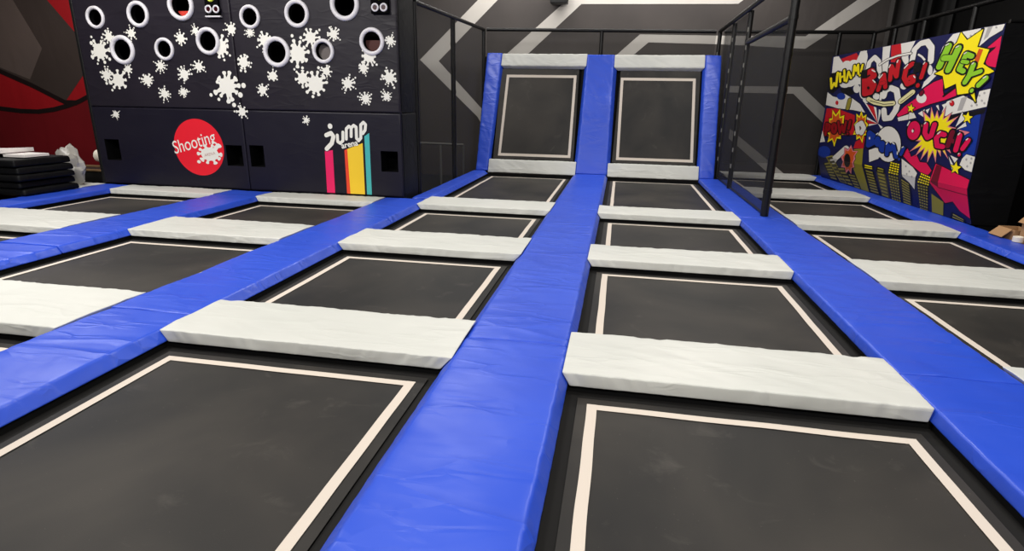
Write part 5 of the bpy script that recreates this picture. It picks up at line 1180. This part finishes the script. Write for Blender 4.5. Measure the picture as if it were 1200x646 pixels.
def low_left(mb):
    splats_for(WL, XV, 0, ZS)(mb)
    cx, cz, r = -6.415, .732, .431
    mb.poly([(cx+r*math.cos(2*PI*i/64), YF-.002, cz+r*math.sin(2*PI*i/64)) for i in range(64)], 'signred')
    # lettering
    vs, fs = text_mesh('Shooting', .262, .12, .0005)
    w = max(v[0] for v in vs); ang = math.atan2(.21, .79); k = .80/w
    for q, (dx, dz) in enumerate(((0, 0),)):
        mb.add([(-6.858+(v[0]*k*math.cos(ang)-v[1]*1.05*math.sin(ang)), YF-.0035, .618+(v[0]*k*math.sin(ang)+v[1]*1.05*math.cos(ang))) for v in vs], fs, 'splat')
    for k2, p in enumerate(splat_poly(.27, 77)): mb.poly([(-6.235+a*1.05, YF-.005-.0001*k2, .637+b*.82) for a, b in p], 'splat')
    mb.poly([(-6.235+.155*math.cos(2*PI*i/24), YF-.0068, .637+.10*math.sin(2*PI*i/24)) for i in range(24)], 'splat')
    vs, fs = text_mesh('ARENA', .062, .2)
    w = max(v[0] for v in vs)
    mb.add([(-6.235+(v[0]-w/2)*math.cos(.22)-v[1]*math.sin(.22), YF-.0082, .615+(v[0]-w/2)*math.sin(.22)+v[1]*math.cos(.22)) for v in vs], fs, 'pale_red')

def low_right(mb):
    splats_for(XV, WR, 0, ZS)(mb)
    for c, p in BARS:
        p = [(x, max(z, .125)) for x, z in p]
        mb.poly([(x, YF-.002, z) for x, z in reversed(p)], c)
    lv = 0
    for r, p in JUMP:
        for q in brush(p, r*1.25, r*1.25, 14): mb.poly([(x, YF-.0034-.00002*lv, z) for x, z in q], 'wallpad_low'); lv += 1
    lv = 0
    for r, p in JUMP:
        for q in brush(p, r, r, 14): mb.poly([(x, YF-.0055-.00002*lv, z) for x, z in q], 'splat'); lv += 1
    vs, fs = text_mesh('arena', .118, 0, .003); w = max(v[0] for v in vs); ang = math.atan2(.057, .266); k = .27/w
    for m_, lift, bo in (('splat', .0072, 0),):
        mb.add([(-4.025+(v[0]*k*math.cos(ang)-v[1]*math.sin(ang)), YF-lift, .792+(v[0]*k*math.sin(ang)+v[1]*math.cos(ang))) for v in vs], fs, m_)

hl = [(x, z, r*RIN) for x, z, r in HOLES]
front_panel('upper_panel', WL, XV-.003, ZS+.003, WTOP, 'wallpad', [h for h in hl if h[0] < XV], [], splats_for(WL-1, XV, ZS, 9))
front_panel('upper_panel', XV+.003, WR, ZS+.003, WTOP, 'wallpad', [h for h in hl if h[0] > XV], [], splats_for(XV, WR+1, ZS, 9))
def fixslots(a, b): return [(max(s[0], a+.06), s[1], min(s[2], b-.06), s[3]) for s in SLOTS if a < (s[0]+s[2])/2 < b]
front_panel('lower_panel', WL, XV-.003, .105, ZS-.003, 'wallpad_low', [], fixslots(WL, XV), low_left)
front_panel('lower_panel', XV+.003, WR, .105, ZS-.003, 'wallpad_low', [], fixslots(XV, WR), low_right)
for (x, z, r) in HOLES:
    mb = MB(); mb.torus((x, YF-.006, z), r*.845, r*.155, 'white_vinyl', flat=1.0); mb.build('target_ring', t)
for z0, z1, xa, xb, mt in ((2.42, 2.69, -6.75, -6.22, 'flap_red'), (1.9, 2.4, -4.42, -4.05, 'flap_grey'), (2.0, 2.29, -3.75, -3.22, 'flap_brown')):
    mb = MB(); mb.box((xa, YF+.10, z0), (xb, YF+.125, z1), mt); mb.build('backing_board', t)
mb = MB(); mb.box((WR-.055, YF+.03, -.35), (WR, YF+.68, ZS-.003), 'blackpad', .015); mb.box((WR-.055, YF+.03, ZS+.003), (WR, YF+.68, WTOP), 'blackpad', .015); mb.build('side_panel', t)
mb = MB(); mb.box((WL-.06, YF+.01, -.35), (WL-.004, YF+.68, WTOP), 'blackpad', .015); mb.build('side_panel', t)
mb = MB(); mb.box((WL, YF+.62, -.35), (WR-.06, YF+.67, WTOP), 'hole'); mb.box((WL, YF+.075, -.35), (WR-.06, YF+.12, .10), 'hole'); mb.box((WL, YF+.08, WTOP-.04), (WR-.06, YF+.62, WTOP), 'hole'); mb.build('back_board', t)
for x0, x1, ls, sh in ((-5.965, -5.752, (-5.909, -5.788), 1), (-3.445, -3.19, (-3.381, -3.258), 0)):
    mb = MB(); mb.box((x0, YF-.05, 2.615), (x1, YF-.004, 3.05), 'hole', .008)
    if sh: mb.box((x0-.01, YF-.055, 2.585), (x1+.015, YF-.003, 2.605), 'white_vinyl', .004)
    sb = mb.build('score_box', t)
    for lx_ in ls:
        mb = MB(); mb.torus((lx_, YF-.055, 2.69), .043, .012, 'white_vinyl', n=24, k=8)
        mb.add([(lx_+.036*math.cos(2*PI*i/20), YF-.056, 2.69+.036*math.sin(2*PI*i/20)) for i in range(20)], [tuple(range(20))], 'lampred')
        mb.build('button_lamp', sb)
    mb = MB(); xc = (x0+x1)/2
    mb.torus((xc, YF-.055, 2.845), .05, .014, 'led', n=24, k=8); mb.torus((xc, YF-.055, 2.945), .045, .014, 'led', n=24, k=8); mb.build('digit_display', sb)

# ------------------------------------------------------------------ comic mural block on the right
KZ = .55; MY0, MY1, MZ0, MZ1 = 8.05, 13.0, .106, 2.47
def mx_(Y, z):
    u = 4.30+(2.47-max(z, KZ))*.02-.052*(Y-8.05)
    return u if z >= KZ else u+(KZ-z)*.30
t = thing('comic_mural', (4.6, 10.5, -.35), 'large comic style mural board with HEY, BANG and OUCH lettering', 'mural')
mb = MB()
for (za, zb) in ((MZ0, KZ), (KZ, MZ1)):
    mb.poly([(mx_(MY1, za), MY1, za), (mx_(MY0, za), MY0, za), (mx_(MY0, zb), MY0, zb), (mx_(MY1, zb), MY1, zb)], 'inkN')
NU = Vector((-1, -.052, -.02)).normalized(); NL = Vector((-1, -.052, -.30)).normalized()
cnt = [0]
def art_poly(lv, ink, pts):
    pts = [(min(max(s, .004), MY1-MY0-.004), min(max(z, MZ0+.004), MZ1-.004)) for s, z in pts]
    cnt[0] += 1; h = .0012*lv+.0000015*cnt[0]
    for up in (True, False):
        q = clip(pts, (lambda p: p[1]-KZ) if up else (lambda p: KZ-p[1]))
        if len(q) < 3: continue
        nrm = NU if up else NL
        vs = [Vector((mx_(MY0+s, z if (up or z < KZ) else KZ), MY0+s, z))+nrm*h for s, z in q]
        mb.poly(vs, 'ink'+ink)
for a in MURAL_ART:
    if a[0] == 'p': art_poly(a[1], a[2], a[3])
    else:
        for q in brush(a[5], max(a[3], .004), max(a[4], .004), 10): art_poly(a[1], a[2], q)
mb.build('printed_board', t, sharp=20)
# padded black block behind the print: near side panel, far side, top, back
mb = MB()
xo = 4.86
def xi(Y, z): return mx_(Y, z)+.004
for Y in (MY0+.001, MY1-.001):
    mb.poly([(xi(Y, -.35 if Y < 0 else MZ0), Y, MZ0), (xo, Y, MZ0), (xo, Y, MZ1), (xi(Y, MZ1), Y, MZ1), (xi(Y, KZ), Y, KZ)], 'mat_black')
mb.poly([(xi(MY0, MZ1), MY0, MZ1), (xo, MY0, MZ1), (xo, MY1, MZ1), (xi(MY1, MZ1), MY1, MZ1)], 'mat_black')
mb.poly([(xo, MY0, MZ0), (xo, MY1, MZ0), (xo, MY1, MZ1), (xo, MY0, MZ1)], 'mat_black')
mb.box((4.56, MY0+.02, -.35), (xo-.01, MY1-.02, MZ0+.01), 'mat_black')
mb.build('side_panel', t)
mb = MB(); mb.tube([(4.36, MY0+.05, MZ1+.026), (4.84, MY0+.05, MZ1+.028)], .024, 'post'); mb.build('top_rail', t)

# ------------------------------------------------------------------ net cage
def post(parent, x, y, z0, z1, r=.045, name='post', n=0, lean=0):
    mb = MB(); k = 10
    pts = []
    mb.tube([(x, y, z0), (x, y, z1)], r, 'post', 14)
    # overlapping foam sleeves
    z = z0+.3
    while z < z1-.1:
        mb.tube([(x, y, z), (x, y, z+.05)], r*1.10, 'post', 14); z += .42
    o = mb.build(name, parent)
    if n:
        for i in range(n):
            z = z0+.25+(z1-z0-.4)*(i+.5)/n; tb = MB()
            tb.tube([(x-r*.55, y-r*.75, z-.035), (x-r*.55, y-r*.75, z+.035)], r*.28, 'strap', 6)
            tb.build('tie', o)
    return o
def rail(parent, a, b, r=.036, name='rail'):
    mb = MB(); mb.tube([a, b], r, 'post', 12); return mb.build(name, parent)
def net(parent, q, mat='net'):
    mb = MB(); mb.poly(q, mat); return mb.build('net', parent)

NX = 1.96
t = thing('safety_net', (NX, 10.5, ZT), 'tall black net wall on padded posts beside the right slanted trampoline', 'net')
ZP = ZT+.008
post(t, NX, 7.95, ZP, 3.08, .052)
post(t, NX, 10.58, ZP, 2.98, .042, n=9); post(t, NX, 11.98, ZP, 2.96, .04, n=9)
post(t, NX-.09, 13.08, -.35, 2.95, .04, n=5)
rail(t, (NX-.09, 13.08, 2.95), (NX, 7.95, 3.05), .04); rail(t, (NX, 10.58, 2.50), (NX, 7.95, 2.53), .042)
net(t, [(NX, 7.95, ZP), (NX, 10.58, ZP), (NX, 10.58, 2.50), (NX, 7.95, 2.53)]); net(t, [(NX, 10.58, ZP), (NX, 13.0, ZP), (NX, 13.0, 2.95), (NX, 10.58, 2.98)])
rail(t, (NX, 7.95, ZP+.02), (NX, 11.9, ZP+.02), .014, 'bottom_cord')

LX = -3.115
t = thing('safety_net', (LX, 10.8, .03), 'dark net with a post between the target wall and left slanted trampoline', 'net')
post(t, LX, 8.76, -.35, 2.88, .035); post(t, LX, 10.80, -.35, 2.92, .045); post(t, LX+.06, 13.0, -.35, 2.99, .04)
rail(t, (LX, 8.76, 2.885), (LX+.06, 13.02, 2.99), .034)
net(t, [(LX, 8.76, -.3), (LX+.06, 13.0, -.3), (LX+.06, 13.0, 2.99), (LX, 8.76, 2.885)], 'net_thin')

RY = 13.12
t = thing('safety_net', (-.5, RY, -.35), 'low dark net under a rail behind the slanted trampolines', 'net')
rail(t, (LX+.10, RY, 3.0), (NX-.16, RY, 2.945), .036)
post(t, -.52, RY, -.35, 2.95, .04)
net(t, [(LX+.1, RY, .4), (NX-.16, RY, .4), (NX-.16, RY, 2.94), (LX+.1, RY, 3.0)], 'net_thin')

t = thing('guard_rail', (3.5, RY, -.35), 'black padded rail across the back, right of the net wall', 'railing')
rail(t, (NX+.06, 13.55, 2.99), (4.93, 13.55, 2.97), .036)
post(t, 4.28, 13.55, -.35, 2.96, .042); post(t, 4.93, 13.55, -.35, 2.96, .042)
net(t, [(NX+.06, 13.55, .3), (4.93, 13.55, .3), (4.93, 13.55, 2.97), (NX+.06, 13.55, 2.99)], 'net_thin')
t = thing('guard_rail', (4.98, 10.5, -.35), 'black rail with short posts rising behind the comic mural', 'railing')
RX = 4.935
rail(t, (RX, 13.50, 2.97), (RX, 8.0, 2.94), .036)
for y in (10.04, 11.5, 12.6): post(t, RX, y, -.35, 2.93, .036)

# ------------------------------------------------------------------ room shell
mb = MB(); mb.poly([(-22, -3, -.35), (9, -3, -.35), (9, 16, -.35), (-22, 16, -.35)], 'floor'); prop(mb.build('floor'), kind='structure')
WY = 14.3
mb = MB()
def wp(pts, mat, lift): mb.poly([(x, WY-lift, z) for x, z in pts], mat)
wp([(-8.6, -.35), (6.6, -.35), (6.6, 5.2), (-8.6, 5.2)], 'banner', 0)
WHITE = [
 [(-4.97, 2.45), (-4.49, 2.42), (-3.47, 1.385), (-3.1, 1.02), (-3.35, .87), (-3.52, 1.13)],
 [(-4.97, 2.45), (-4.49, 2.42), (-3.03, 3.77), (-1.9, 4.85), (-2.35, 4.85), (-3.50, 3.78)],
 [(-2.95, 2.46), (-2.45, 2.44), (-1.07, 3.665), (2.35, 3.635), (3.0, 4.15), (-.93, 4.15)],
 [(-.38, 2.42), (0, 2.42), (.50, 2.85), (2.09, 2.81), (3.86, 2.72), (5.18, 3.68), (6.0, 4.3), (5.55, 4.3), (4.75, 3.69), (3.83, 2.975), (2.07, 2.99), (.295, 3.02)],
 [(2.3, 1.93), (3.93, 1.93), (5.2, .86), (5.0, .72), (3.76, 1.78), (2.3, 1.79)],
 [(2.5, .99), (2.5, .77), (3.55, -.05), (3.9, -.05)]]
for q in WHITE: wp(q, 'banner_white', .004)
wp([(-8.6, -.35), (-4.99, -.35), (-4.99, 2.0), (-8.6, 2.0)], 'banner_dark', .002)
prop(mb.build('wall_back', sharp=20), kind='structure')
mb = MB(); mb.poly([(6.6, -3, -.35), (6.6, 14.3, -.35), (6.6, 14.3, 5.2), (6.6, -3, 5.2)], 'curtain')
# hanging folds in the corner
k = 40
vs = []
for i in range(k+1):
    x = 5.35+1.25*i/k; y = WY-.12-.07*math.sin(i*.55+.8*math.sin(i*.31))
    vs += [(x, y, -.35), (x, y, 5.2)]
mb.add(vs[:30], [(2*i, 2*i+2, 2*i+3, 2*i+1) for i in range(14)], 'banner_dark'); mb.add(vs[28:], [(2*i, 2*i+2, 2*i+3, 2*i+1) for i in range(k-14)], 'curtain')
prop(mb.build('wall_right'), kind='structure')
mb = MB(); RWY = 11.5
def rp(pts, mat, lift): mb.poly([(x, RWY-lift, z) for x, z in pts], mat)
rp([(-22, -.35), (-8.6, -.35), (-8.6, 5.2), (-22, 5.2)], 'red', 0)
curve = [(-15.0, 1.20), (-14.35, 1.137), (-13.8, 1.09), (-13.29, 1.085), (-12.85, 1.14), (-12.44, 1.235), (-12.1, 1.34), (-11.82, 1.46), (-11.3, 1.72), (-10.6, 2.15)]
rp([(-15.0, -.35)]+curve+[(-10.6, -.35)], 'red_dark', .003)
rp([(-15, 5.2), (-13.9, 5.2), (-12.45, 3.44), (-11.70, 2.56), (-11.62, 2.15), (-12.49, 1.33), (-14.15, 2.02), (-15, 2.4)], 'brown', .003)
rp([(-15, 4.6), (-13.33, 3.45), (-12.83, 2.45), (-13.33, 1.79), (-14.1, 2.05), (-15, 2.4)], 'brown_light', .006)
def band(pts, w, lift):
    for (a, b), (c, d) in zip(pts[:-1], pts[1:]):
        mb.poly([(a, RWY-lift, b-w), (c, RWY-lift, d-w), (c, RWY-lift, d+w), (a, RWY-lift, b+w)], 'brown_black')
band(curve, .05, .009); band([(-15, 2.36), (-14.15, 1.98), (-13.3, 1.66), (-12.49, 1.30), (-12.2, 1.30)], .055, .010)
prop(mb.build('wall_left', sharp=20), kind='structure')
mb = MB(); mb.poly([(-8.6, 11.5, -.35), (-8.6, 14.3, -.35), (-8.6, 14.3, 5.2), (-8.6, 11.5, 5.2)], 'curtain'); prop(mb.build('wall_return'), kind='structure')

# ------------------------------------------------------------------ loose things
# stack of black mats, folded open side ragged
mats = [(-8.10, 0.0, .085), (-8.16, .01, .09), (-8.11, -.02, .085), (-8.135, .0, .09), (-8.155, -.01, .10)]
z = ZT+.012
words = ['lowest', 'second from the bottom', 'middle', 'second from the top', 'topmost']
for i, (xr, dy, h) in enumerate(mats):
    x0, x1, y0, y1 = -10.45, xr, 6.55+dy, 7.42+dy
    pad('black_mat', [(x0, y0, z), (x1, y0, z), (x1, y1, z), (x0, y1, z)], [(x0+.01, y0+.01, z+h), (x1-.01, y0+.01, z+h), (x1-.01, y1-.01, z+h), (x0+.01, y1-.01, z+h)],
        'mat_black', 'black folded gym mat, %s in the stack at the left edge' % words[i], 'mat', 'stacked black mats', .005, axis=0, side_amp=.009, r=.03)
    z += h+.011
zt = z+.004
def sheet(x0, x1, y0, y1, z, th, ang, label, curl=0):
    mb = MB(); n = 10; vs = []; fs = []
    ca, sa = math.cos(ang), math.sin(ang); cx, cy = (x0+x1)/2, (y0+y1)/2
    for s in (0, 1):
        for j in range(n+1):
            for i in range(n+1):
                x = x0+(x1-x0)*i/n-cx; y = y0+(y1-y0)*j/n-cy
                vs.append((cx+x*ca-y*sa, cy+x*sa+y*ca, z+s*th+curl*(i/n)**2))
    w = n+1
    for j in range(n):
        for i in range(n):
            a = j*w+i; fs.append((a, a+w, a+w+1, a+1)); b_ = a+w*w; fs.append((b_, b_+1, b_+w+1, b_+w))
    rimi = [i for i in range(w)]+[j*w+n for j in range(1, w)]+[n*w+i for i in range(n-1, -1, -1)]+[j*w for j in range(n-1, 0, -1)]
    for q in range(len(rimi)): a, b_ = rimi[q], rimi[(q+1) % len(rimi)]; fs.append((a, b_, b_+w*w, a+w*w))
    mb.add(vs, fs, 'paper')
    prop(mb.build('foam_sheet', origin=(cx, cy, z)), label, 'foam sheet', 'white sheets on the mats')
sheet(-9.9, -8.62, 6.75, 7.25, zt, .055, .02, 'larger white foam sheet lying on the black mats, at the left edge', .045)
sheet(-8.60, -8.24, 6.78, 7.15, zt, .035, .0, 'small white foam sheet on the black mats, nearer their right end', .0)
# crumpled plastic bag behind the mats
def blob(name, c, s, mat, label, cat, sd, rough=.35, n=28, flat=.0):
    mb = MB(); vs = []; fs = []
    for j in range(n//2+1):
        th = PI*j/(n//2)
        for i in range(n):
            ph = 2*PI*i/n; d = Vector((math.sin(th)*math.cos(ph), math.sin(th)*math.sin(ph), math.cos(th)))
            k = 1+rough*noise.noise(d*1.7+Vector((sd, 0, 0)))+rough*.6*abs(noise.noise(d*4+Vector((0, sd, 0))))-.1
            vs.append((c[0]+d.x*s[0]*k, c[1]+d.y*s[1]*k, max(c[2]+d.z*s[2]*k, c[2]-s[2]*.98+flat)))
    for j in range(n//2):
        for i in range(n): fs.append((j*n+i, (j+1)*n+i, (j+1)*n+(i+1) % n, j*n+(i+1) % n))
    mb.add(vs, fs, mat); zmin = min(v[2] for v in vs)
    return prop(mb.build(name, origin=(c[0], c[1], zmin), sharp=25), label, cat)
# cabinet-high black tray table behind the wall corner
t = thing('black_crate', (-9.3, 8.65, -.35), 'low black crate behind the left corner of the target wall', 'crate')
mb = MB(); mb.box((-9.72, 8.45, -.35), (-8.42, 8.95, .22), 'tray', .02); mb.build('body', t)
mb = MB()
for p, q in (((-9.75, 8.42, .222), (-8.40, 8.47, .255)), ((-9.75, 8.93, .222), (-8.40, 8.98, .255)), ((-9.75, 8.475, .222), (-9.70, 8.925, .255)), ((-8.45, 8.475, .222), (-8.40, 8.925, .255))): mb.box(p, q, 'card_in', .006)
mb.build('rim', t)
blob('plastic_bag', (-8.56, 7.74, .39), (.22, .12, .28), 'plastic', 'crumpled clear plastic bag standing on the grey pad behind the black mats', 'plastic bag', 3.3, .5)
mb = MB(); mb.tube([(-8.98, 8.66, .465), (-8.95, 8.66, .465)], .08, 'roll', 20); mb.tube([(-8.955, 8.66, .465), (-8.30, 8.66, .465)], .105, 'roll', 24)
mb.box((-8.8, 8.60, .224), (-8.45, 8.72, .37), 'card_in'); prop(mb.build('paper_roll', origin=(-8.6, 8.66, .224)), 'white paper roll sticking out past the wall corner, above black crate', 'roll')
# cardboard boxes
def carton(name, x0, x1, y0, y1, z0, z1, label, flaps):
    t = thing(name, ((x0+x1)/2, (y0+y1)/2, z0), label, 'cardboard box', 'cardboard boxes by the mural')
    mb = MB(); w = .008
    for p, q in (((x0, y0, z0), (x1, y0+w, z1)), ((x0, y1-w, z0), (x1, y1, z1)), ((x0, y0+w, z0), (x0+w, y1-w, z1)), ((x1-w, y0+w, z0), (x1, y1-w, z1)), ((x0+w, y0+w, z0), (x1-w, y1-w, z0+w))): mb.box(p, q, 'card')
    mb.build('body', t)
    for a, b, d in flaps:
        mb = MB(); a, b, d = Vector(a), Vector(b), Vector(d); n = (b-a).cross(d).normalized()*.004
        q = [a, b, b+d*1.0, a+d*1.0]
        mb.add([p+n for p in q]+[p-n for p in q], [(0, 1, 2, 3), (7, 6, 5, 4), (0, 4, 5, 1), (1, 5, 6, 2), (2, 6, 7, 3), (3, 7, 4, 0)], 'card'); mb.build('flap', t)
carton('cardboard_box', 4.486, 4.70, 7.26, 7.56, -.35, .20, 'low open cardboard box with one flap lying out over the blue pad', [((4.47, 7.52, .20), (4.47, 7.28, .205), (-.095, -.005, -.09))])
carton('cardboard_box', 4.505, 5.05, 6.62, 7.20, -.35, .375, 'taller cardboard box under a plastic bag at the right edge', [((4.502, 7.19, .375), (4.502, 6.63, .375), (-.05, 0, -.065)), ((5.04, 7.205, .38), (4.54, 7.205, .38), (0, .02, .125))])
blob('plastic_bag', (4.70, 6.98, .45), (.24, .2, .07), 'plastic', 'flat clear plastic bag lying on the taller cardboard box', 'plastic bag', 8.1, .45)
mb = MB(); mb.tube([(4.44, 7.10, ZT+.006), (4.44, 7.10, ZT+.056)], .05, 'roll', 28); mb.torus((4.44, 7.10, ZT+.056), .04, .01, 'roll', axis='z', n=28, k=8); prop(mb.build('tape_roll', origin=(4.44, 7.10, ZT+.006)), 'white roll of tape on the blue pad by the cardboard boxes', 'tape roll')
# grey barrier left behind the net
t = thing('metal_barrier', (-3.8, 12.6, -.35), 'grey metal barrier rail standing behind the left net', 'barrier')
mb = MB(); mb.tube([(-4.7, 12.6, .57), (-3.42, 12.6, .555)], .026, 'steel'); mb.build('top_bar', t)
for x in (-3.95, -3.42, -4.68): mb = MB(); mb.tube([(x, 12.6, .55), (x, 12.6, -.35)], .024, 'steel'); mb.build('leg', t)
t = thing('leaning_ladder', (-3.3, 12.5, -.35), 'grey steel strut with rungs behind the left slanted pad', 'strut')
mb = MB(); mb.tube([(-3.03, 12.15, -.35), (-3.02, 12.9, .95)], .018, 'steel'); mb.build('rail', t)
for zz in (.02, .33): 
    mb = MB(); mb.tube([(-3.03, 12.36+.5*zz, zz), (-2.99, 12.6+.4*zz, zz)], .012, 'steel'); mb.build('rung', t)
# speaker at the top of the back wall
t = thing('wall_speaker', (-1.56, 14.0, 3.62), 'small black speaker fixed high on the back wall', 'speaker')
mb = MB(); mb.box((-1.75, 13.95, 3.64), (-1.36, 14.22, 4.05), 'speaker', .02); mb.build('cabinet', t)
mb = MB(); mb.tube([(-1.55, 14.20, 3.85), (-1.55, 14.30, 3.85)], .03, 'speaker'); mb.build('bracket', t)

# ------------------------------------------------------------------ camera
f = Vector((-0.16907515, 0.94189301, -0.2902605)); r = Vector((0.98315133, 0.18193484, 0.01769684)); u = Vector((-0.06947703, 0.2823779, 0.95678402))
cam = bpy.data.cameras.new('camera'); co = bpy.data.objects.new('camera', cam); col.objects.link(co)
mt = Matrix((r, u, -f)).transposed().to_4x4(); mt.translation = Vector((0, 0, 1.5)); co.matrix_world = mt
cam.sensor_width = 36; cam.lens = 36*666.79/1200; cam.shift_y = -.0013; cam.clip_start = .05
scene.camera = co

# ------------------------------------------------------------------ light: unseen ceiling lamps, plus fill lights added to brighten surfaces
def area(x, y, z, sx, sy, power, rot=(0, 0, 0), c=(1, .97, .93)):
    l = bpy.data.lights.new('ceiling_or_fill_light', 'AREA'); l.shape = 'RECTANGLE'; l.size = sx; l.size_y = sy; l.energy = power; l.color = c
    o = bpy.data.objects.new('ceiling_or_fill_light', l); col.objects.link(o); o.location = (x, y, z); o.rotation_euler = rot
    return o
R = math.radians
area(-7.0, 6.0, 5.0, 1.2, .4, 150); area(-3.0, 9.5, 5.0, 1.2, .4, 165); area(1.6, 9.3, 5.0, 1.2, .4, 155)
area(-2.6, 3.6, 5.0, 1.2, .4, 110); area(2.4, 3.8, 5.0, 1.2, .4, 130)
area(-5.6, 2.2, 4.8, 1.2, .4, 330, (R(42), 0, 0)); area(.4, -1.0, 4.6, 1.6, .5, 330, (R(38), 0, 0))  # added: tilted flood to brighten target wall, frontal fill from behind camera
area(1.2, 6.6, 4.9, .8, .4, 110, (0, R(-48), 0)); area(-.5, 13.3, 5.0, 7, .2, 210, (R(14), 0, 0)); area(-11.5, 8.8, 5.0, 1.2, .4, 150)  # first and last added to brighten mural and red wall; middle washes back wall
w = bpy.data.worlds.new('world'); scene.world = w; w.use_nodes = True
w.node_tree.nodes['Background'].inputs['Color'].default_value = (1, .97, .94, 1); w.node_tree.nodes['Background'].inputs['Strength'].default_value = .05

vs = scene.view_settings; vs.view_transform = 'Standard'; vs.look = 'None'; vs.gamma = 1; vs.exposure = -0.45; vs.use_curve_mapping = False
scene.cycles.transparent_max_bounces = 12
